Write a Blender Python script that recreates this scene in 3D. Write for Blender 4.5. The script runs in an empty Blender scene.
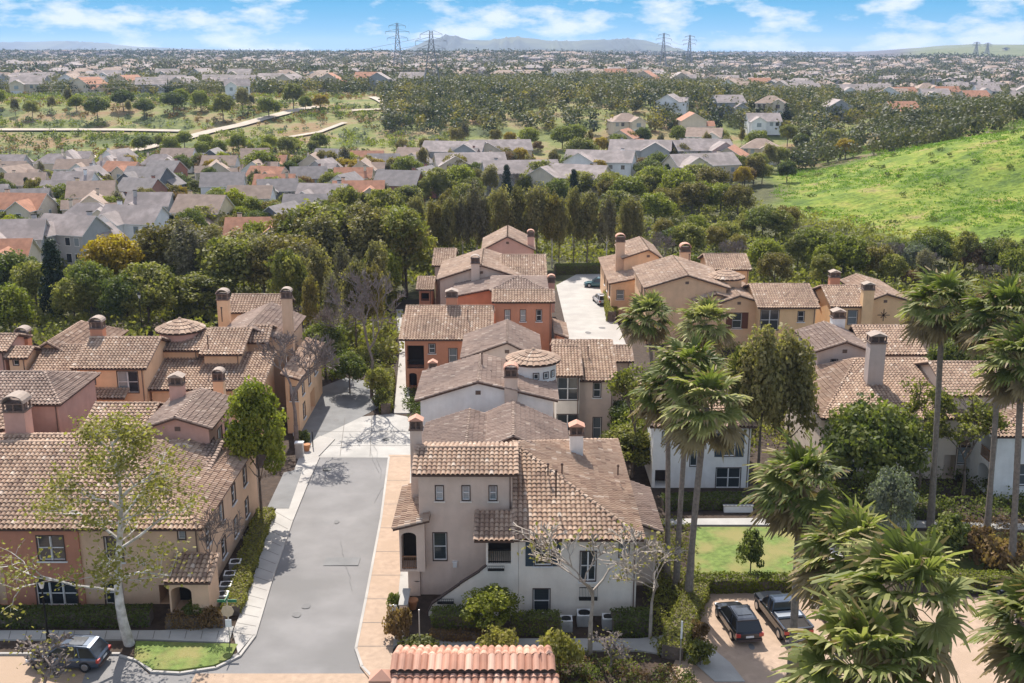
HAZE, SKYS, SUNS, EXPO, LOWS = 0.00008, .15, 4.4, .78, .92
import bpy, math, random
import numpy as np
from mathutils import Vector, Matrix
random.seed(7); RNG = np.random.default_rng(7)
R = math.radians
scene = bpy.context.scene
col = scene.collection
# ------------------------------------------------------------------ camera model
CH, PITCH, F = 37.0, R(15), 1080.0
CP, SP = math.cos(PITCH), math.sin(PITCH)
def ray(px, py):
    cx, cy = (px-512)/F, (341.5-py)/F
    return Vector((cx, CP+cy*SP, -SP+cy*CP))
def at(px, py, z=0.0):
    d = ray(px, py); t = (z-CH)/d.z
    return Vector((d.x*t, d.y*t, z))
def at_y(px, py, y):
    d = ray(px, py); t = y/d.y
    return Vector((d.x*t, y, CH+d.z*t))
def at_x(px, py, x):
    d = ray(px, py); t = x/d.x
    return Vector((x, d.y*t, CH+d.z*t))
def proj(p):
    dep = p[1]*CP-(p[2]-CH)*SP
    up = p[1]*SP+(p[2]-CH)*CP
    return 512+F*p[0]/dep, 341.5-F*up/dep, dep
def sst(a, b, t):
    t = np.clip((t-a)/(b-a), 0, 1); return t*t*(3-2*t)
# ------------------------------------------------------------------ terrain heights
def foot(y):
    return np.where(y < 270, 90-(y-190)*.36, 61+(y-270)*.27)
def hill_h(x, y):
    d = np.maximum(0, x-foot(y))
    d = np.maximum(0, d-6); z = .245*(np.sqrt(d*d+64)-8)
    z = np.minimum(z, 30+.02*d)+(1.5*np.sin(x/13+y/29)+.9*np.sin(y/17-x/36))*sst(6, 45, d)
    return z*(1-sst(335, 520, y))*sst(95, 190, y)
def terr(x, y):
    x = np.asarray(x, float); y = np.asarray(y, float)
    A = 16-9*sst(60, 260, x)
    z = A*sst(365, 525, y)
    z = z+(30-A)*sst(750, 4200, y)
    z = z+sst(600, 1500, y)*(3*np.sin(x/310+1)*np.sin(y/270)+4*np.sin(x/700+y/900))
    z = z+5*np.sin(y/300+x/800+1)*sst(950, 1700, y)
    z = z+sst(400, 520, y)*1.3*np.sin(x/43)*np.sin(y/37+1)
    z = z+34*sst(.30, .42, x/np.maximum(y, 1))*sst(1500, 2900, y)*(.8+.2*np.sin(x/260))
    z = z+hill_h(x, y)
    return z
def tz(x, y): return float(terr(x, y))
def on_ground(px, py):
    d = ray(px, py); t = 60.0
    while t < 6000:
        p = d*t
        if CH+p.z <= tz(p.x, p.y): break
        t *= 1.004
    p = d*t
    return Vector((p.x, p.y, tz(p.x, p.y)))
# ------------------------------------------------------------------ materials
def mk(name):
    m = bpy.data.materials.new(name); m.use_nodes = True
    nt = m.node_tree; b = nt.nodes['Principled BSDF']
    return m, nt, b
def nd(nt, t, **kw):
    n = nt.nodes.new(t)
    for k, v in kw.items():
        if k.startswith('i_'):
            n.inputs[k[2:].replace('_', ' ')].default_value = v
        else: setattr(n, k, v)
    return n
def ramp(nt, stops, interp='LINEAR'):
    n = nt.nodes.new('ShaderNodeValToRGB'); cr = n.color_ramp; cr.interpolation = interp
    while len(cr.elements) > 1: cr.elements.remove(cr.elements[-1])
    cr.elements[0].position = stops[0][0]; cr.elements[0].color = (*stops[0][1], 1)
    for p, c in stops[1:]:
        e = cr.elements.new(p); e.color = (*c, 1)
    return n
def mixc(nt, a, b, fac, mode='MIX'):
    n = nt.nodes.new('ShaderNodeMix'); n.data_type = 'RGBA'; n.blend_type = mode
    for s, v in ((n.inputs[6], a), (n.inputs[7], b), (n.inputs[0], fac)):
        if hasattr(v, 'is_linked') or hasattr(v, 'links'): nt.links.new(v, s)
        elif isinstance(v, (int, float)): s.default_value = v
        else: s.default_value = (*v, 1)
    return n.outputs[2]
def simple(name, c, rough=.7, var=.12, scale=3, bump=0, metal=0, coords='Object', detail=4, spec=.3, c2=None, sc2=.4):
    m, nt, b = mk(name); L = nt.links
    tc = nd(nt, 'ShaderNodeNewGeometry')
    n = nd(nt, 'ShaderNodeTexNoise'); n.inputs['Scale'].default_value = scale; n.inputs['Detail'].default_value = detail
    L.new(tc.outputs['Position'], n.inputs['Vector'])
    lo = tuple(x*(1-var) for x in c); hi = tuple(min(1, x*(1+var)) for x in c)
    r = ramp(nt, [(.3, lo), (.7, hi)]); L.new(n.outputs['Fac'], r.inputs['Fac'])
    out = r.outputs['Color']
    if c2:
        n2 = nd(nt, 'ShaderNodeTexNoise'); n2.inputs['Scale'].default_value = sc2; n2.inputs['Detail'].default_value = 5
        L.new(tc.outputs['Position'], n2.inputs['Vector'])
        r2 = ramp(nt, [(.45, (0, 0, 0)), (.62, (1, 1, 1))]); L.new(n2.outputs['Fac'], r2.inputs['Fac'])
        out = mixc(nt, out, c2, r2.outputs['Color'])
    L.new(out, b.inputs['Base Color'])
    b.inputs['Roughness'].default_value = rough; b.inputs['Metallic'].default_value = metal
    b.inputs['Specular IOR Level'].default_value = spec
    if bump:
        bp = nd(nt, 'ShaderNodeBump'); bp.inputs['Strength'].default_value = bump; bp.inputs['Distance'].default_value = .05
        n3 = nd(nt, 'ShaderNodeTexNoise'); n3.inputs['Scale'].default_value = scale*6
        L.new(tc.outputs['Position'], n3.inputs['Vector'])
        L.new(n3.outputs['Fac'], bp.inputs['Height']); L.new(bp.outputs['Normal'], b.inputs['Normal'])
    return m
def stucco(name, c):
    m, nt, b = mk(name); L = nt.links
    g = nd(nt, 'ShaderNodeNewGeometry')
    n = nd(nt, 'ShaderNodeTexNoise', i_Scale=.6, i_Detail=6.0, i_Roughness=.65); L.new(g.outputs['Position'], n.inputs['Vector'])
    mp = nd(nt, 'ShaderNodeMapping'); mp.inputs['Scale'].default_value = (2.2, 2.2, .25)
    L.new(g.outputs['Position'], mp.inputs['Vector'])
    st = nd(nt, 'ShaderNodeTexNoise', i_Scale=1.0, i_Detail=5.0); L.new(mp.outputs[0], st.inputs['Vector'])
    r = ramp(nt, [(.3, tuple(x*.88 for x in c)), (.7, tuple(min(1, x*1.08) for x in c))]); L.new(n.outputs['Fac'], r.inputs['Fac'])
    r2 = ramp(nt, [(.35, (.86, .84, .82)), (.6, (1, 1, 1))]); L.new(st.outputs['Fac'], r2.inputs['Fac'])
    L.new(mixc(nt, r.outputs['Color'], r2.outputs['Color'], .3, 'MULTIPLY'), b.inputs['Base Color'])
    b.inputs['Roughness'].default_value = .93; b.inputs['Specular IOR Level'].default_value = .15
    n3 = nd(nt, 'ShaderNodeTexNoise', i_Scale=18.0, i_Detail=3.0); L.new(g.outputs['Position'], n3.inputs['Vector'])
    bp = nd(nt, 'ShaderNodeBump', i_Strength=.35, i_Distance=.03); L.new(n3.outputs['Fac'], bp.inputs['Height']); L.new(bp.outputs['Normal'], b.inputs['Normal'])
    return m
def tilemat(name, stops):
    m, nt, b = mk(name); L = nt.links
    a = nd(nt, 'ShaderNodeAttribute', attribute_name='var')
    r = ramp(nt, stops, 'LINEAR'); L.new(a.outputs['Fac'], r.inputs['Fac'])
    g = nd(nt, 'ShaderNodeNewGeometry')
    n = nd(nt, 'ShaderNodeTexNoise', i_Scale=.28, i_Detail=4.0, i_Roughness=.55); L.new(g.outputs['Position'], n.inputs['Vector'])
    r2 = ramp(nt, [(.35, (.80, .78, .78)), (.62, (1.08, 1.05, 1.03))]); L.new(n.outputs['Fac'], r2.inputs['Fac'])
    L.new(mixc(nt, r.outputs['Color'], r2.outputs['Color'], 1.0, 'MULTIPLY'), b.inputs['Base Color'])
    b.inputs['Roughness'].default_value = .85; b.inputs['Specular IOR Level'].default_value = .2
    return m
def leafmat(name, lo, mid, hi, transl=.42, nscale=.45):
    m = bpy.data.materials.new(name); m.use_nodes = True; nt = m.node_tree; L = nt.links
    nt.nodes.clear()
    out = nd(nt, 'ShaderNodeOutputMaterial')
    a = nd(nt, 'ShaderNodeAttribute', attribute_name='var')
    oi = nd(nt, 'ShaderNodeObjectInfo')
    ma = nd(nt, 'ShaderNodeMath', operation='MULTIPLY_ADD'); ma.inputs[1].default_value = .35; L.new(oi.outputs['Random'], ma.inputs[0])
    mb = nd(nt, 'ShaderNodeMath', operation='MULTIPLY_ADD'); mb.inputs[1].default_value = .65
    L.new(a.outputs['Fac'], mb.inputs[0]); L.new(ma.outputs[0], mb.inputs[2]); ma.inputs[2].default_value = 0
    r = ramp(nt, [(0, lo), (.5, mid), (1, hi)]); L.new(mb.outputs[0], r.inputs['Fac'])
    d = nd(nt, 'ShaderNodeBsdfPrincipled'); d.inputs['Roughness'].default_value = .6; d.inputs['Specular IOR Level'].default_value = .25
    t = nd(nt, 'ShaderNodeBsdfTranslucent')
    L.new(r.outputs['Color'], d.inputs['Base Color'])
    L.new(mixc(nt, r.outputs['Color'], (1.0, 1.15, .55), 1.0, 'MULTIPLY'), t.inputs['Color'])
    mx = nd(nt, 'ShaderNodeMixShader'); mx.inputs[0].default_value = transl
    L.new(d.outputs[0], mx.inputs[1]); L.new(t.outputs[0], mx.inputs[2]); L.new(mx.outputs[0], out.inputs['Surface'])
    return m
M = {}
M['cream'] = stucco('cream stucco', (.78, .70, .61))
M['mauve'] = stucco('mauve tan stucco', (.64, .50, .41))
M['white'] = stucco('white stucco', (.80, .77, .74))
M['orange'] = stucco('terracotta stucco', (.58, .27, .165))
M['tan'] = stucco('tan stucco', (.64, .44, .30))
M['peach'] = stucco('peach stucco', (.76, .50, .31))
M['yellow'] = stucco('warm yellow stucco', (.80, .53, .29))
M['pink'] = stucco('dusty pink stucco', (.58, .35, .28))
M['red'] = stucco('brick red stucco', (.47, .215, .14))
M['grey'] = stucco('grey mauve stucco', (.52, .43, .385))
M['beige'] = stucco('beige stucco', (.64, .53, .44))
M['tile'] = tilemat('weathered clay tile', [(0, (.26, .175, .13)), (.1, (.37, .25, .18)), (.5, (.425, .30, .215)), (.94, (.47, .34, .25)), (1, (.62, .51, .41))])
M['tileg'] = tilemat('grey brown clay tile', [(0, (.24, .17, .135)), (.1, (.31, .225, .18)), (.93, (.37, .275, .22)), (1, (.52, .42, .34))])
M['tiler'] = tilemat('terracotta clay tile', [(0, (.38, .19, .13)), (.5, (.52, .29, .21)), (1, (.64, .42, .32))])
M['deck'] = simple('dark brown roof edge', (.10, .06, .045), .8)
M['trim'] = simple('dark brown trim', (.075, .052, .045), .6)
M['sash'] = simple('white window sash', (.70, .68, .66), .5)
M['shutterb'] = simple('slate blue shutter paint', (.045, .065, .085), .5)
M['shutterr'] = simple('rust brown shutter paint', (.14, .05, .03), .5)
M['iron'] = simple('black iron', (.02, .02, .02), .5, metal=.4)
M['metal'] = simple('galvanised metal', (.5, .5, .5), .4, metal=.7)
M['capt'] = simple('dusty chimney cap', (.34, .265, .215), .85)
M['capb'] = simple('brown chimney cap', (.17, .115, .09), .8)
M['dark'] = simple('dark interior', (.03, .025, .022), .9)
M['wood'] = simple('weathered wood', (.25, .13, .07), .8)
def glassmat():
    m, nt, b = mk('window glass'); L = nt.links
    g = nd(nt, 'ShaderNodeNewGeometry')
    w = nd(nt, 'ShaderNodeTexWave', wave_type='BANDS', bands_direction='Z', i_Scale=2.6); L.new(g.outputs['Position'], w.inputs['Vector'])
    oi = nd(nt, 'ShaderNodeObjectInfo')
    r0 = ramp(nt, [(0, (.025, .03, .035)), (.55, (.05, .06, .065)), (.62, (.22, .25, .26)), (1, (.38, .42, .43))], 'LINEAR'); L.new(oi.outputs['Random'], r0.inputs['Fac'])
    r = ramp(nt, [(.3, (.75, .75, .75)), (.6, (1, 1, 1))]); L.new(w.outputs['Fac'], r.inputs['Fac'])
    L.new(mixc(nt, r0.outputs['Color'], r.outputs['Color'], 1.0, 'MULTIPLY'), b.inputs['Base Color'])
    b.inputs['Roughness'].default_value = .08; b.inputs['Specular IOR Level'].default_value = .6
    return m
M['glass'] = glassmat()
# ------------------------------------------------------------------ object helpers
ORG = {}
def link(o, parent=None):
    col.objects.link(o)
    if parent is not None: o.parent = parent
    return o
def tag(o, label=None, cat=None, group=None, kind=None):
    if label: o['label'] = label
    if cat: o['category'] = cat
    if group: o['group'] = group
    if kind: o['kind'] = kind
    return o
def empty(name, loc=(0, 0, 0), rz=0):
    o = bpy.data.objects.new(name, None); o.empty_display_size = .5
    o.location = loc; o.rotation_euler = (0, 0, rz); col.objects.link(o)
    ORG[o.name] = Vector(loc)
    return o
def kids(o): return KID.get(o.name, [])
KID = {}
def copy_tree(o, parent=None):
    c = o.copy(); col.objects.link(c)
    if parent is not None:
        c.parent = parent; KID.setdefault(parent.name, []).append(c)
    for ch in list(KID.get(o.name, [])): copy_tree(ch, c)
    return c
class MB:
    def __init__(s): s.v = []; s.f = []; s.m = []; s.a = []; s.smooth = False
    def q(s, pts, mi=0, a=.5):
        i = len(s.v); s.v.extend([tuple(p) for p in pts]); s.f.append(tuple(range(i, i+len(pts)))); s.m.append(mi); s.a.append(a)
    def box(s, x0, x1, y0, y1, z0, z1, mi=0):
        i = len(s.v)
        s.v += [(x0, y0, z0), (x1, y0, z0), (x1, y1, z0), (x0, y1, z0), (x0, y0, z1), (x1, y0, z1), (x1, y1, z1), (x0, y1, z1)]
        for f in ((0, 3, 2, 1), (4, 5, 6, 7), (0, 1, 5, 4), (1, 2, 6, 5), (2, 3, 7, 6), (3, 0, 4, 7)):
            s.f.append(tuple(i+k for k in f)); s.m.append(mi); s.a.append(.5)
    def obox(s, c, ux, uy, uz, mi=0):
        c = Vector(c); ux = Vector(ux); uy = Vector(uy); uz = Vector(uz)
        i = len(s.v)
        for (a, b, d) in ((-1, -1, -1), (1, -1, -1), (1, 1, -1), (-1, 1, -1), (-1, -1, 1), (1, -1, 1), (1, 1, 1), (-1, 1, 1)):
            s.v.append(tuple(c+ux*a+uy*b+uz*d))
        for f in ((0, 3, 2, 1), (4, 5, 6, 7), (0, 1, 5, 4), (1, 2, 6, 5), (2, 3, 7, 6), (3, 0, 4, 7)):
            s.f.append(tuple(i+k for k in f)); s.m.append(mi); s.a.append(.5)
    def tube(s, pts, rs, n=6, mi=0, cap=True, a=.5):
        pts = [Vector(p) for p in pts]; rings = []
        for k, p in enumerate(pts):
            d = (pts[min(k+1, len(pts)-1)]-pts[max(k-1, 0)])
            if d.length < 1e-6: d = Vector((0, 0, 1))
            d.normalize()
            r0 = Vector((1, 0, 0)) if abs(d.x) < .8 else Vector((0, 1, 0))
            u = d.cross(r0).normalized(); w = d.cross(u)
            i = len(s.v)
            for j in range(n):
                t = 2*math.pi*j/n; s.v.append(tuple(p+(u*math.cos(t)+w*math.sin(t))*rs[k]))
            rings.append(i)
        for k in range(len(rings)-1):
            for j in range(n):
                s.f.append((rings[k]+j, rings[k]+(j+1) % n, rings[k+1]+(j+1) % n, rings[k+1]+j)); s.m.append(mi); s.a.append(a)
        if cap:
            s.f.append(tuple(rings[0]+j for j in reversed(range(n)))); s.m.append(mi); s.a.append(a)
            s.f.append(tuple(rings[-1]+j for j in range(n))); s.m.append(mi); s.a.append(a)
    def prism(s, pts2, z0, z1, mi=0):
        n = len(pts2); i = len(s.v)
        s.v += [(p[0], p[1], z0) for p in pts2]+[(p[0], p[1], z1) for p in pts2]
        s.f.append(tuple(i+n+k for k in range(n))); s.m.append(mi); s.a.append(.5)
        s.f.append(tuple(i+k for k in reversed(range(n)))); s.m.append(mi); s.a.append(.5)
        for k in range(n):
            s.f.append((i+k, i+(k+1) % n, i+n+(k+1) % n, i+n+k)); s.m.append(mi); s.a.append(.5)
    def build(s, name, mats, parent=None, org=None, smooth=False):
        if not isinstance(mats, (list, tuple)): mats = [mats]
        me = bpy.data.meshes.new(name)
        if org is None: org = ORG.get(parent.name, Vector((0, 0, 0))) if parent is not None else Vector((0, 0, 0))
        vv = [(a-org[0], b-org[1], c-org[2]) for a, b, c in s.v]
        me.from_pydata(vv, [], s.f)
        for m in mats: me.materials.append(m)
        me.polygons.foreach_set('material_index', s.m)
        at_ = me.attributes.new('var', 'FLOAT', 'FACE'); at_.data.foreach_set('value', s.a)
        if smooth: me.polygons.foreach_set('use_smooth', [True]*len(s.f))
        o = bpy.data.objects.new(name, me); col.objects.link(o)
        if parent is not None:
            o.parent = parent; ORG[o.name] = org; KID.setdefault(parent.name, []).append(o)
        else:
            o.location = org
        return o
def quads(name, Q, var, mats, mi=None, parent=None):
    Q = np.asarray(Q, np.float32); n = len(Q)
    me = bpy.data.meshes.new(name)
    me.vertices.add(4*n); me.vertices.foreach_set('co', Q.reshape(-1))
    me.loops.add(4*n); me.loops.foreach_set('vertex_index', np.arange(4*n, dtype=np.int32))
    me.polygons.add(n); me.polygons.foreach_set('loop_start', np.arange(0, 4*n, 4, dtype=np.int32))
    for m in mats: me.materials.append(m)
    if mi is not None: me.polygons.foreach_set('material_index', np.asarray(mi, np.int32))
    a = me.attributes.new('var', 'FLOAT', 'FACE'); a.data.foreach_set('value', np.asarray(var, np.float32))
    me.update(calc_edges=True)
    o = bpy.data.objects.new(name, me); col.objects.link(o)
    if parent is not None:
        o.parent = parent; KID.setdefault(parent.name, []).append(o)
    return o
def leaves(C, N, size, elong=1.0, up=0.0):
    """quads centred on C facing roughly N"""
    n = len(C); rnd = RNG.normal(size=(n, 3)); N = N+rnd*.75; N[:, 2] += up
    N /= np.linalg.norm(N, axis=1)[:, None]+1e-9
    T = np.cross(N, RNG.normal(size=(n, 3))); T /= np.linalg.norm(T, axis=1)[:, None]+1e-9
    B = np.cross(N, T); s = size*RNG.uniform(.6, 1.35, (n, 1))
    e = s*elong
    return np.stack([C-T*s*.5, C-B*e*.32+T*s*.05, C+T*s*.5, C+B*e*.36], 1)
# ------------------------------------------------------------------ clay tile roofs
def slope_tiles(mb, P, tw=.33, tl=.42, mi=0, full=True):
    """P: 3D polygon CCW from above, first edge = eave"""
    P = [Vector(p) for p in P]
    U = (P[1]-P[0]).normalized()
    N = Vector((0, 0, 0))
    for i in range(1, len(P)-1): N += (P[i]-P[0]).cross(P[i+1]-P[0])
    N.normalize(); V = N.cross(U)
    uv = [((p-P[0]).dot(U), (p-P[0]).dot(V)) for p in P]
    mb.q([p for p in P], 1)
    mb.q([p-Vector((0, 0, .14)) for p in reversed(P)], 1)
    for i in range(len(P)):
        a, b = P[i], P[(i+1) % len(P)]
        mb.q([a-Vector((0, 0, .14)), b-Vector((0, 0, .14)), b, a], 1)
    u0 = min(a for a, b in uv); u1 = max(a for a, b in uv)
    nc = max(1, round((u1-u0)/tw)); tw = (u1-u0)/nc
    prof = ((-.5, -.02), (-.27, .09), (0, .13), (.27, .09), (.5, -.02))
    for c in range(nc):
        uc = u0+(c+.5)*tw; vs = []
        for i in range(len(uv)):
            (a, b), (a2, b2) = uv[i], uv[(i+1) % len(uv)]
            if abs(a2-a) > 1e-6 and min(a, a2)-1e-6 <= uc <= max(a, a2)+1e-6:
                vs.append(b+(b2-b)*(uc-a)/(a2-a))
        if len(vs) < 2: continue
        v0, v1 = min(vs), max(vs)
        if v1-v0 < .05: continue
        k = math.floor(v0/tl+1e-4)
        while k*tl < v1-.03:
            a, b = max(v0, k*tl), min(v1, (k+1)*tl)
            if a <= v0+1e-3: a -= .06
            var = random.random()
            lo = .06+random.uniform(-.012, .012); sh = random.uniform(-.008, .008)
            i0 = len(mb.v)
            for (vv, lift) in ((a, lo), (b+.02, .0)):
                for (pu, ph) in prof:
                    p = P[0]+U*(uc+pu*tw+sh)+V*vv+N*(ph+lift+.01)
                    mb.v.append((p.x, p.y, p.z))
            for j in range(4):
                mb.f.append((i0+j, i0+j+1, i0+6+j, i0+5+j)); mb.m.append(mi); mb.a.append(var)
            k += 1
def cap_line(mb, A, B, r=.13, mi=0, seg=.42):
    A = Vector(A); B = Vector(B); L = (B-A).length
    if L < .2: return
    n = max(1, round(L/seg)); d = (B-A)/n
    dn = d.normalized(); side = dn.cross(Vector((0, 0, 1))).normalized(); up = side.cross(dn)
    for i in range(n):
        var = random.random(); i0 = len(mb.v)
        for (p, rr, lf) in ((A+d*i-dn*.03, r*1.12, .055), (A+d*(i+1), r*.92, .02)):
            for t in (0, 36, 72, 108, 144, 180):
                c, s_ = math.cos(R(t)), math.sin(R(t))
                q_ = p+side*c*rr+up*(s_*rr+lf); mb.v.append(tuple(q_))
        for j in range(5):
            mb.f.append((i0+j, i0+6+j, i0+7+j, i0+j+1)); mb.m.append(mi); mb.a.append(var)
# ------------------------------------------------------------------ buildings
SZ = 1.0
class Bld:
    def __init__(s, name, label, org, group=None, cat='townhouse'):
        s.e = empty(name, tuple(org)); tag(s.e, label, cat, group)
        s.org = Vector(org)
    def part(s, mb, name, mats, parent=None, smooth=False):
        return mb.build(name, mats, parent or s.e, org=s.org, smooth=smooth)
    def window(s, O, D, N, s0, s1, z0, z1, style, depth=.12):
        """O origin of wall line, D along, N outward, hole s0..s1, z0..z1"""
        def P(a, b, c): return O+D*a+N*c+Vector((0, 0, b))
        def bx(mb, a0, a1, b0, b1, c0, c1, mi=0):
            c = P((a0+a1)/2, (b0+b1)/2, (c0+c1)/2)-Vector((0, 0, 0))
            mb.obox(c, D*((a1-a0)/2), N*((c1-c0)/2), Vector((0, 0, (b1-b0)/2)), mi)
        fr = MB(); t = .07
        bx(fr, s0-t, s0, z0-t, z1+t, -.02, .05); bx(fr, s1, s1+t, z0-t, z1+t, -.02, .05)
        bx(fr, s0, s1, z1, z1+t, -.02, .05); bx(fr, s0, s1, z0-t, z0, -.02, .05)
        w = s.part(fr, 'window', M['trim'])
        sa = MB(); f = .055; n = style.get('n', 1); W = (s1-s0)/n
        for k in range(n):
            a0 = s0+k*W; a1 = a0+W
            bx(sa, a0, a0+f, z0, z1, -depth, -depth+.05); bx(sa, a1-f, a1, z0, z1, -depth, -depth+.05)
            bx(sa, a0+f, a1-f, z1-f, z1, -depth, -depth+.05); bx(sa, a0+f, a1-f, z0, z0+f, -depth, -depth+.05)
            if z1-z0 > .9: bx(sa, a0+f, a1-f, (z0+z1)/2-.03, (z0+z1)/2+.03, -depth, -depth+.06)
            if k: bx(sa, a0-.035, a0+.035, z0, z1, -depth+.05, .03)
        s.part(sa, 'sash', M['sash'], w)
        for k in range(n):
            pn = MB(); a0 = s0+k*W; pn.q([P(a0+.02, z0, -depth+.015), P(a0+W-.02, z0, -depth+.015), P(a0+W-.02, z1, -depth+.015), P(a0+.02, z1, -depth+.015)])
            s.part(pn, 'pane', M['glass'], w)
        if style.get('sill', True):
            sl = MB(); bx(sl, s0-.16, s1+.16, z0-t-.09, z0-t-.002, -.01, .13); s.part(sl, 'sill', style.get('wm', M['sash']), w)
        if style.get('sh'):
            for (a, b) in ((s0-t-.02-style.get('shw', .45), s0-t-.02), (s1+t+.02, s1+t+.02+style.get('shw', .45))):
                sm = MB(); bx(sm, a, b, z0-t, z1+t, .003, .05)
                k = z0
                while k < z1-.05:
                    bx(sm, a+.05, b-.05, k, k+.05, .05, .07); k += .12
                s.part(sm, 'shutter', M[style['sh']], w)
    def wall(s, x0, x1, y0, y1, top, wm, ops, base=0.0, ops_only=None):
        """top(u,v)-> wall top height at world x,y; ops list of (side,px,py,wpx,hpx,kind,style)"""
        mb = MB(); todo = []
        sides = {'f': (Vector((x0, y0, 0)), Vector((1, 0, 0)), Vector((0, -1, 0)), x1-x0), 'r': (Vector((x1, y0, 0)), Vector((0, 1, 0)), Vector((1, 0, 0)), y1-y0),
                 'b': (Vector((x1, y1, 0)), Vector((-1, 0, 0)), Vector((0, 1, 0)), x1-x0), 'l': (Vector((x0, y1, 0)), Vector((0, -1, 0)), Vector((-1, 0, 0)), y1-y0)}
        for key, (O, D, N, Ln) in sides.items():
            hs = [(k/24*Ln, top(*(O+D*(k/24*Ln)).xy)) for k in range(25)]
            hmin = min(hs[0][1], hs[-1][1]); holes = []
            for op in ops:
                if op[0] == 'm' + key:
                    _, sa, sb, b_, t_, kind, st = op; holes.append((sa, min(sb, Ln-.1), b_, min(t_, hmin-.1), kind, st)); continue
                if op[0] != key: continue
                _, px, py, wp, hp, kind, st = op
                if key in 'fb':
                    a = at_y(px-wp/2, py, O.y); b = at_y(px+wp/2, py, O.y); t_ = at_y(px, py-hp/2, O.y).z; b_ = at_y(px, py+hp/2, O.y).z
                else:
                    a = at_x(px-wp/2, py, O.x); b = at_x(px+wp/2, py, O.x)
                    c = at_x(px, py, O.x); sc = (c.y*CP+(CH-c.z)*SP)/F
                    t_ = c.z+hp/2*sc; b_ = c.z-hp/2*sc
                sa, sb = sorted(((a-O).dot(D), (b-O).dot(D)))
                if key in 'rl' and sb-sa > 3.2 and kind == 'win': m_ = (sa+sb)/2; sa, sb = m_-1.0, m_+1.0
                sa = max(sa, .12); sb = min(sb, Ln-.12); t_ = min(t_, hmin-.15); b_ = max(b_, base+.02)
                if sb-sa < .2 or t_-b_ < .2:
                    print('skip opening', s.e['label'][:30], op[:5], round(sa, 1), round(sb, 1), round(b_, 1), round(t_, 1), 'len', round(Ln, 1), 'h', round(hmin, 1)); continue
                if any(not (sb < h[0]-.05 or sa > h[1]+.05 or t_ < h[2]-.05 or b_ > h[3]+.05) for h in holes):
                    print('overlap', s.e['label'][:30], op[:5]); continue
                holes.append((sa, sb, b_, t_, kind, st))
            xs = sorted({0, Ln, *[h[0] for h in holes], *[h[1] for h in holes]})
            zs = sorted({base, hmin, *[h[2] for h in holes], *[h[3] for h in holes]})
            def P(a, z, c=0): return (O+D*a+N*c+Vector((0, 0, z)))
            for i in range(len(xs)-1):
                for j in range(len(zs)-1):
                    cx, cz = (xs[i]+xs[i+1])/2, (zs[j]+zs[j+1])/2
                    if any(h[0] < cx < h[1] and h[2] < cz < h[3] for h in holes): continue
                    mb.q([P(xs[i], zs[j]), P(xs[i+1], zs[j]), P(xs[i+1], zs[j+1]), P(xs[i], zs[j+1])])
            up = [(a, h) for a, h in hs if h > hmin+1e-3]
            if up:
                pts = [(hs[0][0], hmin), (hs[-1][0], hmin)]+[(a, h) for a, h in reversed(hs)]
                out = []
                for p in pts:
                    if not out or (abs(out[-1][0]-p[0])+abs(out[-1][1]-p[1])) > 1e-3: out.append(p)
                if abs(out[0][0]-out[-1][0])+abs(out[0][1]-out[-1][1]) < 1e-3: out.pop()
                mb.q([P(a, h) for a, h in out])
            for (a, b, z0, z1, kind, st) in holes:
                d = st.get('d', .12 if kind == 'win' else 1.6)
                if kind == 'door': d = .35
                for q in (((a, z0), (a, z1)), ((b, z1), (b, z0)), ((a, z1), (b, z1)), ((b, z0), (a, z0))):
                    mb.q([P(*q[0]), P(*q[1]), P(*q[1], -d), P(*q[0], -d)])
                if kind == 'win': todo.append((O, D, N, a, b, z0, z1, st, d))
                else:
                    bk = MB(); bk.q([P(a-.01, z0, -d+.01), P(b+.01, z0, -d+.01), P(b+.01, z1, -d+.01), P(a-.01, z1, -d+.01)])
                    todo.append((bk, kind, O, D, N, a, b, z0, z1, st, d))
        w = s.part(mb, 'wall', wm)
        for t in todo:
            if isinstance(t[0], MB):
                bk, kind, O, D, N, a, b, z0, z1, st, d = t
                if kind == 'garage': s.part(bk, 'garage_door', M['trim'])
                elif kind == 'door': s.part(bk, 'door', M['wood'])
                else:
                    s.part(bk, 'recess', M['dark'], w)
                if st.get('rail'):
                    rl = MB(); hh = z0+.95
                    rl.obox(O+D*(a+b)/2+N*(-.08)+Vector((0, 0, hh)), D*(b-a)/2, N*.04, Vector((0, 0, .04)))
                    rl.obox(O+D*(a+b)/2+N*(-.08)+Vector((0, 0, z0+.1)), D*(b-a)/2, N*.03, Vector((0, 0, .03)))
                    k = a+.08
                    while k < b:
                        rl.obox(O+D*k+N*(-.08)+Vector((0, 0, (z0+hh)/2)), D*.015, N*.015, Vector((0, 0, (hh-z0)/2))); k += .14
                    s.part(rl, 'railing', M['iron'] if st['rail'] == 1 else M['wood'])
                if st.get('arch'):
                    ar = MB(); rr = (b-a)/2; n = 10; zc = z1-rr*.6
                    for sg in (0, 1):
                        pts = []
                        for k in range(n//2+1):
                            th = math.pi*k/n if sg else math.pi-math.pi*k/n
                            pts.append((a+rr+rr*math.cos(th), zc+rr*.6*math.sin(th)))
                        corner = (b, z1) if sg else (a, z1)
                        for k in range(len(pts)-1):
                            tri = [corner, pts[k], pts[k+1]]
                            for c in (.002,):
                                ar.q([O+D*p[0]+N*c+Vector((0, 0, p[1])) for p in tri])
                            ar.q([O+D*pts[k][0]+N*.002+Vector((0, 0, pts[k][1])), O+D*pts[k+1][0]+N*.002+Vector((0, 0, pts[k+1][1])), O+D*pts[k+1][0]-N*.25+Vector((0, 0, pts[k+1][1])), O+D*pts[k][0]-N*.25+Vector((0, 0, pts[k][1]))])
                    s.part(ar, 'arch', wm)
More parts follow.
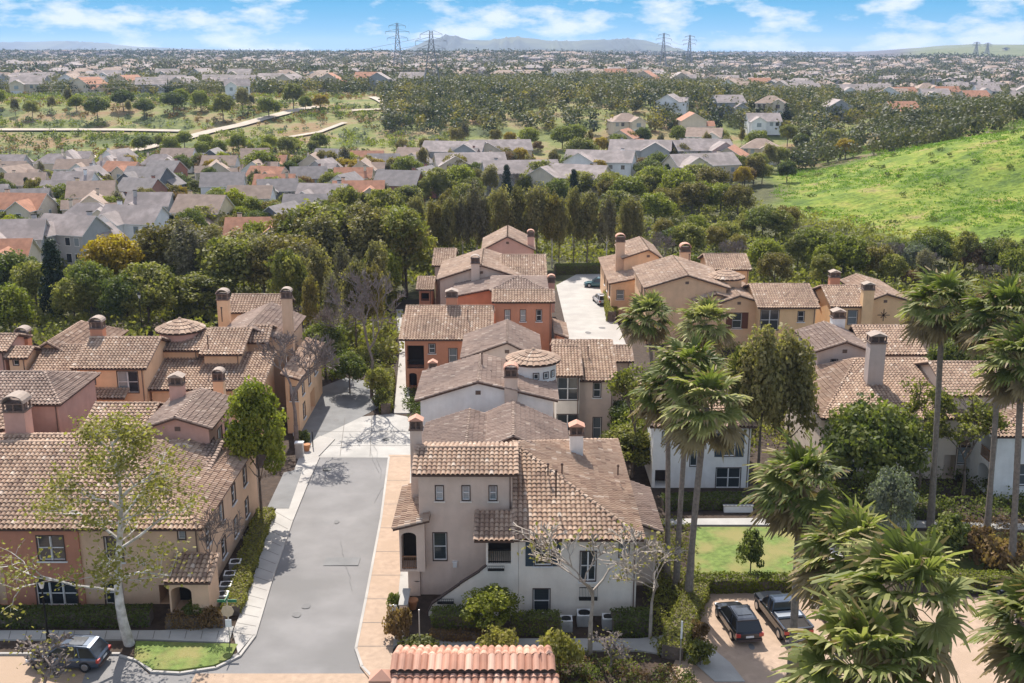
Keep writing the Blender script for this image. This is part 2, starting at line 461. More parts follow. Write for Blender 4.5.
            else: s.window(*t)
    def vol(s, px0, px1, py, z, D, kind='gx', sl=.33, r=None, peak=None, o=.38, wm='tan', base=0.0, ops=(), tm='tile', hip=None, walls=True, caps=True, rake=True, zr=None, x0=None, x1=None, y=None, ww=None):
        if y is None: y0 = at(px0, py, z).y
        else: y0 = y
        X0 = at(px0, py, z).x if x0 is None else x0
        X1 = at(px1, py, z).x if x1 is None else x1
        W = X1-X0
        if kind in ('gx', 'hip', 'hipr', 'hipl'):
            r = D/2 if r is None else r; r = min(r, D-.01) if kind != 'x' else r
            zr = z+sl*r if zr is None else zr; sf = (zr-z)/r; sb = (zr-z)/(D-r)
            hl = hip if hip is not None else r
            a = hl if kind in ('hip', 'hipl') else 0
            b = hl if kind in ('hip', 'hipr') else 0
            if a+b > W: a = a*W/(a+b); b = W-a
            R0, R1 = (a, r), (W-b, r)
            def H(u, v):
                h = z+min(sf*v, sb*(D-v))
                if a: h = min(h, z+(zr-z)/a*u)
                if b: h = min(h, z+(zr-z)/b*(W-u))
                return h
            polys = [[(0, 0, z), (W, 0, z), (*R1, zr), (*R0, zr)], [(W, D, z), (0, D, z), (*R0, zr), (*R1, zr)]]
            if a: polys.append([(0, D, z), (0, 0, z), (*R0, zr)])
            if b: polys.append([(W, 0, z), (W, D, z), (*R1, zr)])
            lines = [((*R0, zr), (*R1, zr))]
            if a: lines += [((0, 0, z), (*R0, zr)), ((0, D, z), (*R0, zr))]
            elif rake: lines += [((.06, 0, z), (.06, r, zr)), ((.06, D, z), (.06, r, zr))]
            if b: lines += [((W, 0, z), (*R1, zr)), ((W, D, z), (*R1, zr))]
            elif rake: lines += [((W-.06, 0, z), (W-.06, r, zr)), ((W-.06, D, z), (W-.06, r, zr))]
        elif kind == 'gy':
            r = (at(peak, py, z).x-X0) if peak is not None else W/2
            zr = z+sl*r if zr is None else zr; sL = (zr-z)/r; sR = (zr-z)/(W-r)
            hb = hip or 0
            def H(u, v): return z+min(sL*u, sR*(W-u), *(((zr-z)/hb*(D-v),) if hb else ()))
            polys = [[(0, D, z), (0, 0, z), (r, 0, zr), (r, D-hb, zr)], [(W, 0, z), (W, D, z), (r, D-hb, zr), (r, 0, zr)]]
            if hb: polys.append([(W, D, z), (0, D, z), (r, D-hb, zr)])
            lines = [((r, 0, zr), (r, D-hb, zr))]
            if rake: lines += [((0, .06, z), (r, .06, zr)), ((W, .06, z), (r, .06, zr))]
        elif kind == 'shed':
            zr = z+sl*D
            def H(u, v): return z+sl*v
            polys = [[(0, 0, z), (W, 0, z), (W, D, zr), (0, D, zr)]]; lines = [((.06, 0, z), (.06, D, zr)), ((W-.06, 0, z), (W-.06, D, zr))] if rake else []
        elif kind == 'shedl':
            zr = z+sl*W
            def H(u, v): return z+sl*u
            polys = [[(0, D, z), (0, 0, z), (W, 0, zr), (W, D, zr)]]; lines = [((0, .06, z), (W, .06, zr))]
        elif kind == 'shedr':
            zr = z+sl*W
            def H(u, v): return z+sl*(W-u)
            polys = [[(W, 0, z), (W, D, z), (0, D, zr), (0, 0, zr)]]; lines = [((W, .06, z), (0, .06, zr))]
        mb = MB(); off = Vector((X0, y0, 0))
        for P in polys: slope_tiles(mb, [Vector(p)+off for p in P])
        if caps:
            for a_, b_ in lines: cap_line(mb, Vector(a_)+off, Vector(b_)+off)
        s.part(mb, 'roof', [M[tm], M['deck']])
        if walls:
            oy = o if kind != 'shed' else .0
            def top(x, y_): return H(min(max(x-X0, 0), W), min(max(y_-y0, 0), D))-.16
            s.wall(X0+o, X1-o, y0+o, y0+D-(0 if kind == 'shed' else o), top, M[wm], ops, base)
            hz_ = top(X1-o-.2, y0+oy)
            if hz_-base > 3.2 and kind in ('gx', 'hip', 'hipr', 'hipl'):
                dm = MB(); xd = X1-o-.16; dm.tube([(xd, y0+oy-.06, base+.1), (xd, y0+oy-.06, hz_-.25), (xd, y0+.08, hz_+.02)], [.045]*3, 6); s.part(dm, 'downspout', M['capb'])
            if kind == 'gy' and X1-X0 > 4:
                xm = X0+r; zm = zr-.75; vm = MB(); vm.box(xm-.22, xm+.22, y0+o-.05, y0+o-.003, zm-.45, zm-.1)
                for k_ in range(4): vm.box(xm-.18, xm+.18, y0+o-.075, y0+o-.05, zm-.41+k_*.08, zm-.38+k_*.08)
                s.part(vm, 'gable_vent', M['capb'])
        return X0, X1, y0, H
    def chimney(s, px, pytop, y, w, zb, style='arch', wm='tan', d=None, tm='tiler'):
        p = at_y(px, pytop, y); zt = p.z; x = p.x; d = d or w*.8
        ch = MB(); h1 = .95
        zn = zt-h1
        ch.box(x-w/2, x+w/2, y, y+d, zb, zn)
        c = s.part(ch, 'chimney', M[wm])
        cp = MB(); e = .09
        cp.box(x-w/2-e, x+w/2+e, y-e, y+d+e, zn+.002, zn+.13)
        t = .1; zz = zn+.13
        for (a, b) in ((x-w/2-.02, x-w/2+t), (x+w/2-t, x+w/2+.02), (x-t/2, x+t/2)):
            cp.box(a, b, y-.02, y+t, zz, zt-.22); cp.box(a, b, y+d-t, y+d+.02, zz, zt-.22)
        cp.box(x-w/2-.02, x+w/2+.02, y-.03, y+d+.03, zt-.3, zt-.22)
        cp.box(x-w/2+.05, x+w/2-.05, y+d*.35, y+d*.65, zz, zt-.3)
        s.part(cp, 'spark_box', M['capb'] if style != 'light' else M[wm], c)
        tp = MB()
        if style == 'arch':
            n = 8; rr = w/2+.1
            for k in range(n):
                a0, a1 = math.pi*k/n, math.pi*(k+1)/n
                P0 = Vector((x+rr*math.cos(a0), 0, zt-.22+.55*rr*math.sin(a0)*1.3)); P1 = Vector((x+rr*math.cos(a1), 0, zt-.22+.55*rr*math.sin(a1)*1.3))
                i0 = Vector((x+(rr-.1)*math.cos(a0), 0, zt-.22+.55*(rr-.1)*math.sin(a0)*1.3)); i1 = Vector((x+(rr-.1)*math.cos(a1), 0, zt-.22+.55*(rr-.1)*math.sin(a1)*1.3))
                ya, yb = y-.12, y+d+.12
                def V(p, yy): return (p.x, yy, p.z)
                tp.q([V(P0, ya), V(P0, yb), V(P1, yb), V(P1, ya)]); tp.q([V(i0, ya), V(P0, ya), V(P1, ya), V(i1, ya)]); tp.q([V(i1, yb), V(P1, yb), V(P0, yb), V(i0, yb)])
                tp.q([V(i0, yb), V(i0, ya), V(i1, ya), V(i1, yb)])
        else:
            zc = zt-.22; rr = w/2+.12; hh = .3
            tp.q([(x-rr, y-.12, zc), (x, y-.12, zc+hh), (x, y+d+.12, zc+hh), (x-rr, y+d+.12, zc)])
            tp.q([(x, y-.12, zc+hh), (x+rr, y-.12, zc), (x+rr, y+d+.12, zc), (x, y+d+.12, zc+hh)])
            tp.q([(x-rr, y-.12, zc), (x+rr, y-.12, zc), (x, y-.12, zc+hh)]); tp.q([(x+rr, y+d+.12, zc), (x-rr, y+d+.12, zc), (x, y+d+.12, zc+hh)])
            tp.q([(x-rr, y-.12, zc-.002), (x-rr, y+d+.12, zc-.002), (x+rr, y+d+.12, zc-.002), (x+rr, y-.12, zc-.002)])
        s.part(tp, 'chimney_cap', M[tm], c)
    def turret(s, px, py, z, y, rad, zb, zt, wm='white', wins=()):
        p = at_y(px, py, y); x = p.x; y = y+rad
        mb = MB(); n = 24
        mb.tube([(x, y, zb), (x, y, z+.05)], [rad, rad], n=n, cap=False); s.part(mb, 'wall', M[wm], smooth=True)
        rf = MB(); R_ = rad+.42; nt_ = 26
        for k in range(nt_):
            a0 = 2*math.pi*k/nt_; w_ = 2*math.pi/nt_
            for j in range(4):
                f0, f1 = 1-j/4.3, 1-(j+1)/4.3
                var = random.random(); i0 = len(rf.v)
                for f, l in ((f0, .05), (f1, .0)):
                    for da, h in ((-.5, 0), (-.25, .1), (.25, .1), (.5, 0)):
                        a = a0+da*w_; rr = R_*f
                        rf.v.append((x+rr*math.cos(a), y+rr*math.sin(a), z+(zt-z)*(1-f)**.85+h*max(f, .3)+l))
                for q in range(3):
                    rf.f.append((i0+q, i0+q+1, i0+5+q, i0+4+q)); rf.m.append(0); rf.a.append(var)
        rf.tube([(x, y, z-.1), (x, y, z)], [R_-.02, R_], n=n, mi=1); rf.tube([(x, y, z), (x, y, zt)], [R_*.97, .05], n=n, mi=1)
        rf.tube([(x, y, zt-.15), (x, y, zt+.12)], [.35, .1], n=8)
        s.part(rf, 'turret_roof', [M['tile'], M['deck']])
        for (a, zc, w, h) in wins:
            a = R(a); D = Vector((-math.sin(a), math.cos(a), 0)); N = Vector((math.cos(a), math.sin(a), 0))
            O = Vector((x, y, 0))+N*(rad+.02)
            s.window(O, D, N, -w/2, w/2, zc-h/2, zc+h/2, {'sill': False}, depth=.01)
    def pipe(s, px, pyb, z, h=.9, r=.06):
        p = at(px, pyb, z); mb = MB(); mb.tube([(p.x, p.y, z-.4), (p.x, p.y, z+h)], [r, r], n=6); mb.tube([(p.x, p.y, z+h-.12), (p.x, p.y, z+h)], [r*1.8, r*1.8], n=6)
        s.part(mb, 'vent_pipe', M['deck'])
G = 'townhouses of the complex'
W_ = lambda px, py, w, h, sd='f', **k: (sd, px, py, w, h, 'win', k)
# ---- front corner townhouse
b = Bld('townhouse', 'cream and mauve corner townhouse with outside stair, nearest the camera beside the road', at(520, 620), G)
b.vol(513, 644, 540, 5.8, 19, 'hipr', r=9.5, zr=9.1, hip=8.7, wm='cream', ops=[
    W_(543, 554, 16, 22, sh='shutterb', shw=.55), W_(588, 566, 15, 29, n=2), W_(624, 549, 9, 16), W_(541.5, 601, 16, 24),
    ])
x513 = at(513, 540, 5.8).x
yf = at(513, 540, 5.8).y+.38
# white front left of the hip block: landing loggia, entrance recess, under the dark little roof
X0 = at_y(486, 560, yf).x; X1 = x513+.36
b.wall(X0, X1, yf+.003, yf+2.5, lambda x, y: 5.9, M['cream'], [('f', 499.5, 553, 23, 21, 'hole', {'d': 1.9, 'rail': 1}), ('f', 497, 608, 22, 26, 'hole', {'d': 1.5})])
b.vol(474, 514, 541, 5.85, 2.9, 'shed', sl=.3, wm='cream', walls=False, tm='tile')
b.vol(412, 518, 475, 9.2, 6.0, 'gx', sl=.30, r=2.9, wm='mauve', ops=[
    W_(439.5, 493, 7, 14, wm=M['cream']), W_(466, 493, 7, 14, wm=M['cream']), W_(493, 493, 7, 14, wm=M['cream']), W_(440, 546.5, 13, 27, sill=False)])
yt = at(412, 475, 9.2).y+.38
# loggia bay on the left with lean-to roof
xa = at_y(399, 550, yt-.9).x; xb = at(412, 475, 9.2).x+.38+.35
b.vol(0, 0, 0, 5.55, 7.6, 'shedl', sl=.26, x0=xa-.35, x1=xb+.45, y=yt-1.2, wm='mauve', base=2.2, ops=[('f', 409, 551, 15, 37, 'hole', {'rail': 2, 'arch': 1, 'd': 1.4})])
mb = MB(); mb.box(xa+.5, xb-.37, yt-.2, yt+6, 0, 2.2); b.part(mb, 'wall', M['mauve'])
# stair parapet wall
P = [(at_y(a, c, yf).x, at_y(a, c, yf).z) for a, c in ((487, 566), (480, 572), (460, 585), (442, 598), (432, 605), (428.5, 613))]
mb = MB(); n = len(P)
lo = [(p[0], 0) for p in P]
for k in range(n-1):
    a, c = P[k], P[k+1]
    mb.q([(c[0], yf, 0), (a[0], yf, 0), (a[0], yf, a[1]), (c[0], yf, c[1])]); mb.q([(a[0], yf+.22, 0), (c[0], yf+.22, 0), (c[0], yf+.22, c[1]), (a[0], yf+.22, a[1])])
mb.q([(P[-1][0], yf, 0), (P[-1][0], yf, P[-1][1]), (P[-1][0], yf+.22, P[-1][1]), (P[-1][0], yf+.22, 0)])
b.part(mb, 'stair_wall', M['cream'])
mb = MB()
for k in range(n-1):
    a, c = P[k], P[k+1]
    mb.q([(c[0]-.05, yf-.05, c[1]+.1), (a[0], yf-.05, a[1]+.1), (a[0], yf+.3, a[1]+.1), (c[0]-.05, yf+.3, c[1]+.1)])
    mb.q([(c[0]-.05, yf-.05, c[1]), (a[0], yf-.05, a[1]), (a[0], yf-.05, a[1]+.1), (c[0]-.05, yf-.05, c[1]+.1)])
b.part(mb, 'coping', M['trim'])
mb = MB(); ns = 16; xs0, xs1, zt_ = P[-1][0]+.3, P[0][0], P[0][1]-.9
for k in range(ns): mb.box(xs0+(xs1-xs0)*k/ns, xs0+(xs1-xs0)*(k+1)/ns, yf+.23, yf+1.6, 0, zt_*(k+1)/ns)
b.part(mb, 'stair', M['grey'])
# rear roofs
b.vol(0, 0, 0, 7.5, 9.5, 'gy', zr=8.7, x0=-7.0, x1=.1, y=74.6, wm='mauve', tm='tileg')
b.vol(0, 0, 0, 7.2, 8.5, 'gy', zr=9.2, x0=-4.2, x1=4.4, y=76.2, wm='mauve', tm='tileg')
b.vol(0, 0, 0, 4.3, 8, 'shedr', sl=.4, x0=8.2, x1=10.6, y=70, wm='mauve', tm='tileg')
b.chimney(415.5, 418, 72.5, .85, 3.2, 'gable', wm='mauve', tm='tiler')
b.chimney(577, 424, 77.5, 1.0, 7, 'gable', wm='white', tm='tiler')
for a in ((556, 492, 8.0, 1.6), (562, 470, 8.2, .5), (548, 470, 8.5, .5), (618, 470, 7.2, .4), (505, 437, 8.2, .7)): b.pipe(*a)
# flower boxes
for (px, py) in ((496, 567), (445.5, 600)):
    p = at_y(px, py, yf-.25); mb = MB(); mb.box(p.x-.55, p.x+.55, yf-.35, yf-.05, p.z-.25, p.z-.2)
    for k in range(9): mb.box(p.x-.55+k*.1375-.01, p.x-.55+k*.1375+.01, yf-.35, yf-.33, p.z-.25, p.z+.12)
    mb.box(p.x-.55, p.x+.55, yf-.36, yf-.33, p.z+.1, p.z+.13); b.part(mb, 'flower_box', M['iron'])
for (px, py) in ((455, 564), (417.5, 583)):
    p = at_y(px, py, yt); mb = MB(); mb.box(p.x-.14, p.x+.14, yt-.16, yt-.002, p.z-.2, p.z+.2); mb.box(p.x-.18, p.x+.18, yt-.2, yt, p.z+.2, p.z+.26); b.part(mb, 'wall_lamp', M['sash'])
p = at_y(588, 590, yf); mb = MB()
for k in range(13): mb.box(p.x-.6+k*.1-.01, p.x-.6+k*.1+.01, yf-.45, yf-.43, p.z-.5, p.z+.4)
mb.box(p.x-.62, p.x+.62, yf-.46, yf-.42, p.z+.38, p.z+.43); mb.box(p.x-.62, p.x+.62, yf-.46, yf, p.z-.55, p.z-.5); b.part(mb, 'railing', M['iron'])

# ---- white gabled townhouse with turret
b = Bld('townhouse', 'white and tan townhouse with wide gable wall and round tiled turret behind the corner townhouse', at(510, 440), G)
b.vol(415.5, 558, 401, 8.6, 8.6, 'gy', peak=478, zr=10.25, wm='white', tm='tileg', ops=[])
b.vol(555, 618, 381, 6.1, 13, 'gx', r=6.8, wm='mauve', ops=[W_(597, 390, 7, 14), W_(597, 428, 8, 21)])
yb = at(555, 381, 6.1).y
b.vol(553, 582, 372, 6.8, 7, 'gx', r=5, wm='cream', o=.3, y=yb-.8, ops=[W_(567.5, 388, 21, 24, n=2, sill=False), W_(567.5, 424, 21, 19, n=2, sill=False)])
b.vol(461, 541, 359, 7.0, 9.5, 'gy', peak=507, zr=8.7, wm='mauve', tm='tileg')
b.vol(607, 634, 362, 4.6, 6, 'gx', wm='mauve')
b.turret(533.5, 385, 10.5, 90.8, 2.05, 7.5, 11.4, 'white', wins=((-84, 9.5, .42, .5), (-58, 9.5, .42, .5), (-35, 9.5, .42, .5)))
b.chimney(511, 367, 86.6, 1.1, 4.5, 'arch', wm='mauve')
for a in ((482, 367, 10.1, 1.3), (491, 377, 9.6, .6), (588, 355, 7.6, .9)): b.pipe(*a)

# ---- terracotta orange townhouse
b = Bld('townhouse', 'terracotta orange townhouse with a three-window tower beside the concrete drive', at(470, 390), G)
b.vol(401, 493, 340, 5.8, 13.5, 'gx', r=6.9, wm='orange', ops=[
    ('f', 415.5, 357, 17, 23, 'hole', {'rail': 1, 'd': 1.6}), ('f', 413, 384, 8, 22, 'hole', {'arch': 1, 'd': 1.2}), W_(432, 348.5, 6, 9), W_(453, 355.5, 8, 14, sill=True)])
b.vol(399, 409, 340, 5.3, 9, 'gx', r=5, wm='orange', walls=False)
b.vol(492, 555, 302.5, 8.6, 5.4, 'gx', r=2.7, wm='orange', ops=[W_(507.5, 315.5, 5, 11), W_(523, 315.5, 5, 11), W_(539, 315.5, 5, 11)])
b.vol(0, 0, 0, 5.0, 7, 'shedr', sl=.35, x0=at_y(553, 320, 124).x, x1=at_y(567, 320, 124).x, y=121, wm='orange')
b.vol(490, 548, 291, 7.6, 9, 'hip', r=3.5, hip=3.5, wm='orange', tm='tileg')
b.vol(452, 500, 297, 6.3, 9, 'shedl', sl=.2, wm='orange', tm='tileg')
b.chimney(451.5, 290, 124, 1.3, 4, 'gable', wm='orange', tm='capt')
b.chimney(432.5, 361, 108, .8, 3, 'gable', wm='tan')
b.pipe(468, 322, 6.9, 1.4)

# ---- far brown gable townhouse
b = Bld('townhouse', 'brown townhouse with wide gable, farthest in the middle row', at(490, 300), G)
b.vol(437, 527, 280, 7.0, 13, 'gy', peak=481.5, zr=9.0, wm='mauve', tm='tile', ops=[W_(469, 283.5, 4, 5, sill=False), W_(481, 283.5, 4, 5, sill=False), W_(494, 283, 5, 5, sill=False)])
b.vol(500, 547, 278, 7.0, 12.4, 'gx', r=6.2, wm='mauve')
b.vol(482, 535, 250, 7.0, 11, 'gy', peak=507.5, zr=9.1, wm='pink')
b.vol(432, 455, 266, 6.6, 10, 'gx', wm='mauve')
b.vol(416, 434, 290, 4.4, 7, 'gx', wm='red', ops=[('f', 425, 297, 8, 8, 'hole', {})])
b.chimney(475.2, 257, at(500, 280, 7).y-.1, 1.15, 0, 'arch', wm='mauve', tm='capt')
b.chimney(530.8, 231, 168, 1.0, 4, 'arch', wm='pink')
b.chimney(551.5, 276, 142, .9, 3, 'arch', wm='pink')

# ---- right row, far
b = Bld('townhouse', 'peach townhouse with stepped roofs and tall chimney beyond the concrete drive', at(650, 330), G)
b.vol(622, 662, 258.5, 7.6, 11.5, 'gy', peak=648.5, zr=8.9, wm='peach', ops=[])
b.vol(644, 730, 288.5, 7.5, 14, 'gy', peak=687.4, zr=9.2, wm='peach', ops=[('ml', 11.4, 12.4, 5.2, 6.8, 'win', {}), ('ml', 8.2, 9.2, 5.2, 6.8, 'win', {})])
b.vol(694, 748, 302, 6.0, 11, 'gy', peak=716, zr=7.0, wm='peach')
b.vol(719.5, 762, 302, 6.1, 12.5, 'gy', peak=739, zr=7.0, wm='peach', ops=[W_(737, 320.5, 9, 15, sh='shutterr', shw=.75)], y=at(719.5, 302, 6.1).y-.5)
b.vol(758, 820, 308, 6.0, 11.5, 'gx', r=5.6, wm='yellow', ops=[W_(769.5, 320, 18, 20, n=2, sill=False), W_(801, 316.5, 6, 10)])
b.vol(708, 752, 270, 6.6, 9, 'gx', wm='peach')
b.turret(729, 278, 8.1, 139, 2.1, 5, 9.2, 'peach')
b.vol(609, 645, 284, 5.0, 20, 'shedl', sl=.2, wm='peach', ops=[('ml', 16.5, 17.6, 2.6, 4.2, 'win', {}), ('ml', 12.5, 13.6, 2.6, 4.2, 'win', {}), ('ml', 8, 9.1, 2.6, 4.2, 'win', {}), ('ml', 15.5, 18.3, .1, 2.2, 'garage', {}), ('ml', 9.5, 12.3, .1, 2.2, 'garage', {}), ('mf', .8, 1.8, 2.7, 4.0, 'win', {})])
b.chimney(620.8, 236, 158, 1.3, 0, 'arch', wm='tan')
b.chimney(686, 246, 158, 1.5, 5, 'arch', wm='tan')
for a in ((689, 262, 8.5, 1.2), (723, 284, 7, 1.0)): b.pipe(*a)
b = Bld('townhouse', 'yellow townhouse with iron star on its gable wall and two chimneys, below the green hillside', at(870, 350), G)
b.vol(831, 870, 307, 6.0, 10, 'gx', r=5, wm='yellow', ops=[W_(852.5, 317.5, 9, 14, n=1, sill=False)])
b.vol(869, 911, 301, 6.0, 13, 'gy', peak=886.5, zr=6.9, wm='yellow', ops=[])
b.vol(818, 836, 302, 5.2, 6, 'gx', wm='yellow')
b.chimney(870, 283, 132.2, 1.35, 0, 'gable', wm='yellow', tm='capt')
b.chimney(836, 271, 142, 1.3, 3, 'gable', wm='orange', tm='capt')
p = at_y(883.5, 315, at(869, 301, 6).y+.38); mb = MB()
for k in range(4):
    a = math.pi*k/4; L_ = .8 if k % 2 == 0 else .5
    mb.obox((p.x, p.y-.05, p.z), Vector((math.cos(a), 0, math.sin(a)))*L_, Vector((0, .02, 0)), Vector((-math.sin(a), 0, math.cos(a)))*.04)
b.part(mb, 'iron_ornament', M['trim'])

# ---- grey townhouse on the right
b = Bld('townhouse', 'grey mauve townhouse with big hipped tile roof and tall chimney behind the grassy court', at(880, 490), G)
b.vol(815.4, 873, 352, 8.5, 8.2, 'gy', peak=846, zr=9.5, wm='grey', tm='tileg', ops=[W_(834, 362.5, 6, 6), W_(810, 356, 4, 10, 'l'), W_(800, 350, 4, 10, 'l')])
b.vol(866, 927, 355, 7.6, 7.0, 'gx', r=5.2, zr=9.3, wm='grey', ops=[W_(890.5, 360.5, 5, 5, sill=False), W_(905, 360.5, 5, 5, sill=False), W_(919, 360.5, 5, 5, sill=False)])
b.vol(822, 968, 419, 5.8, 14, 'hipl', r=10.5, zr=8.3, hip=6, wm='beige', ops=[W_(907, 431, 8, 10, sill=False), W_(929, 437, 11, 24), W_(846, 474, 22, 22, n=2), ('f', 950, 468, 14, 26, 'hole', {})])
b.chimney(879.5, 334, 95.6, 1.45, 6, 'gable', wm='grey', tm='capt')
b.chimney(840, 310, 111, 1.3, 5, 'gable', wm='white', tm='capt')
# ---- white townhouse behind the palm trio
b = Bld('townhouse', 'white townhouse with slate blue shutters and garage opening behind three palms', at(700, 491), G)
b.vol(650, 757, 427, 5.8, 12, 'hipr', r=6, hip=5, wm='white', ops=[W_(729.5, 445, 12, 22, sh='shutterb', shw=.65), W_(728, 479, 24, 22, n=2, sill=False), W_(666, 438, 7, 12), ('f', 661.5, 490, 14, 40, 'garage', {}), W_(694, 452, 7, 28, n=1)])
# ---- cream townhouse far right
b = Bld('townhouse', 'cream townhouse half hidden behind the tall right-hand palms', at(985, 480), G)
b.vol(948, 1052, 396, 7.6, 10, 'gx', wm='beige', ops=[W_(985, 415, 12, 22, n=2), W_(1011, 404, 22, 14, sill=False), W_(963, 455, 10, 16)])
b.vol(957, 990, 446, 3.0, 2.6, 'shed', sl=.3, wm='beige', walls=False)
b = Bld('townhouse', 'white townhouse with arched side openings cut by the right picture edge', at(1010, 545), G)
b.vol(996, 1100, 437, 5.8, 10, 'hipl', r=5, hip=5, wm='white', ops=[W_(1023, 475, 10, 20), W_(1016, 518, 10, 20), ('ml', 6.2, 8.6, 2.9, 5.2, 'hole', {'arch': 1, 'rail': 2}), ('ml', 6.2, 8.6, .1, 2.5, 'hole', {'arch': 1}), ('ml', 2.2, 3.2, 3.4, 4.8, 'win', {})])

# ---- left rear townhouse row
b = Bld('townhouse', 'warm tan townhouse with double window and round dome-roofed turret on the upper left', at(150, 440), G)
b.vol(71, 146, 369, 8.2, 9.5, 'gx', r=5.1, wm='peach', ops=[W_(92, 378, 6, 12, sill=False), W_(128, 382, 20, 21, n=2, sill=False), W_(95, 412, 12, 9, sill=False)])
b.vol(71, 118, 404, 5.7, 1.6, 'shed', sl=.3, wm='peach', walls=False, y=at(71, 369, 8.2).y-1.3)
b.vol(18, 80, 389, 5.8, 14, 'gx', r=7.2, wm='peach', ops=[])
b.vol(0, 0, 0, 6.6, 13, 'gy', zr=8.7, x0=at_y(22, 345, 107).x, x1=at_y(90, 345, 107).x, y=105, wm='peach', hip=4)
b.vol(3, 27, 358.5, 8.0, 3.4, 'gx', r=1.9, wm='peach', ops=[W_(16, 362.5, 5, 5, sill=False)])
b.vol(-25, 6, 352, 8.6, 6, 'gx', wm='pink')
b.vol(155, 200, 351, 8.2, 8, 'gx', r=3.8, wm='peach', ops=[W_(163.3, 364, 5, 9, sill=False), W_(180.8, 364, 5, 9, sill=False), W_(197.5, 364, 5, 9, sill=False)])
b.vol(199, 242, 355, 8.1, 9, 'gx', r=4.7, zr=9.6, wm='peach', ops=[])
b.vol(241, 268, 343, 8.3, 5.6, 'gx', r=2.5, zr=9.5, wm='tan', ops=[W_(254, 358, 7, 11, sill=False), W_(270.5, 356, 5, 18, 'r')])
b.vol(242, 264, 377, 5.6, 1.7, 'shed', sl=.3, wm='tan', walls=False)
b.vol(146, 262, 390, 5.8, 7.0, 'shed', sl=.26, wm='peach')
b.vol(0, 0, 0, 8.0, 11, 'gy', zr=9.6, x0=at_y(212, 325, 108).x, x1=at_y(285, 325, 108).x, y=108, wm='tan', tm='tileg')
b.vol(226, 284, 313, 8.2, 6.4, 'gx', r=3.2, zr=9.6, wm='tan')
b.vol(0, 0, 0, 5.7, 14, 'shedr', sl=.32, x0=at_y(283, 350, 104).x, x1=at_y(303, 350, 104).x, y=102, wm='peach', ops=[('mr', 2, 3, 3.4, 4.8, 'win', {}), ('mr', 5.5, 6.5, 3.4, 4.8, 'win', {}), ('mr', 9, 10.6, 3.4, 4.8, 'win', {'n': 2}), ('mr', 2, 3, .9, 2.4, 'win', {}), ('mr', 6, 8.6, .05, 2.3, 'garage', {}), ('mf', .5, 1.5, 3.5, 4.9, 'win', {})])
b.turret(174, 330, 9.6, 105.2, 2.1, 5, 10.7, 'pink')
b.chimney(95, 320, 103, 1.2, 7, 'arch', wm='orange', tm='capt')
b.chimney(20.5, 330, 107, 1.2, 6, 'arch', wm='orange', tm='capt')
b.chimney(221.5, 292, 115, 1.2, 7, 'arch', wm='peach', tm='capt')
b.chimney(285.5, 290, 110, 1.0, 0, 'arch', wm='tan', tm='capt')
for a in ((208, 345, 9.0, 1.0), (222, 318, 9.2, 1.2)): b.pipe(*a)
# ---- pink townhouse
b = Bld('townhouse', 'dusty pink gabled townhouse with side balcony beside the yellow-green street tree', at(180, 470), G)
b.vol(142, 212, 429, 8.5, 7.6, 'gy', peak=176, zr=9.4, wm='pink', tm='tileg', ops=[('mr', .5, 1.2, 5.6, 7.2, 'win', {}), ('mr', 2.4, 3.6, 5.2, 7.4, 'win', {}), ('mr', 4.6, 5.6, 5.6, 7.2, 'win', {})])
b.vol(80, 146, 432.5, 7.4, 6.6, 'gx', r=3.7, wm='pink', ops=[W_(91, 439, 5, 5, sill=False)])
b.chimney(174.5, 375, 86, 1.1, 6, 'gable', wm='pink', tm='capt')
b.chimney(217, 371, 90, .9, 3, 'arch', wm='peach', tm='capt')
xr = at(212, 429, 8.5).x
mb = MB(); yy = at(212, 429, 8.5).y; mb.box(xr-.35, xr+.75, yy+3.2, yy+6.0, 5.0, 5.15)
for k in range(15): mb.box(xr+.7, xr+.73, yy+3.2+k*.2, yy+3.23+k*.2, 5.15, 6.0)
mb.box(xr+.68, xr+.76, yy+3.2, yy+6.0, 6.0, 6.06); b.part(mb, 'balcony', M['wood'])
# ---- far-left roofed townhouse
b = Bld('townhouse', 'pink townhouse with grey-brown roof and tall arched chimney at the left picture edge', at(10, 500), G)
b.vol(-60, 60, 405, 8.6, 9, 'hipr', r=4.5, hip=3, wm='pink', tm='tileg', ops=[W_(30, 432, 4, 7)])
b.chimney(12, 401, 78.4, 1.6, 4, 'arch', wm='pink', tm='capt')
b.vol(-60, 4, 430, 8.0, 6, 'gx', wm='pink', o=.2)
# ---- front-left townhouse
b = Bld('townhouse', 'red and tan corner townhouse with tiled entry porch on the left side of the road', at(100, 613), G)
xr = at(208, 520, 5.8).x
b.vol(0, 0, 0, 5.8, 17.4, 'hipr', r=8.7, zr=8.8, hip=8.6, x0=-46, x1=xr, y=67.3, wm='tan', ops=[
    W_(114, 549, 17, 24, n=1), W_(114, 594, 17, 24, n=1), W_(181.5, 532, 7, 14, sill=False), ('f', 177, 600, 34, 30, 'hole', {'d': 2}),
    *[('mr', a_, a_+1.0, z_, z_+1.4, 'win', {}) for a_ in (1.6, 5.2, 8.8, 12.4) for z_ in (.9, 3.6)]])
b.wall(-45.5, at_y(80, 560, 67.4).x, 67.5, 70, lambda x, y: 5.72, M['red'], [W_(51, 548, 26, 24, n=2, sill=True), W_(57, 594, 40, 24, n=3), ('f', 1, 590, 10, 50, 'hole', {})])
xp0, xp1 = at(164, 583, 3.2).x, at(209, 583, 3.2).x
b.vol(164, 210, 583, 3.15, 2.6, 'shed', sl=.32, wm='tan', o=.2, ops=[('f', 177, 600, 30, 26, 'hole', {'arch': 1, 'd': 1.8})], tm='tile')
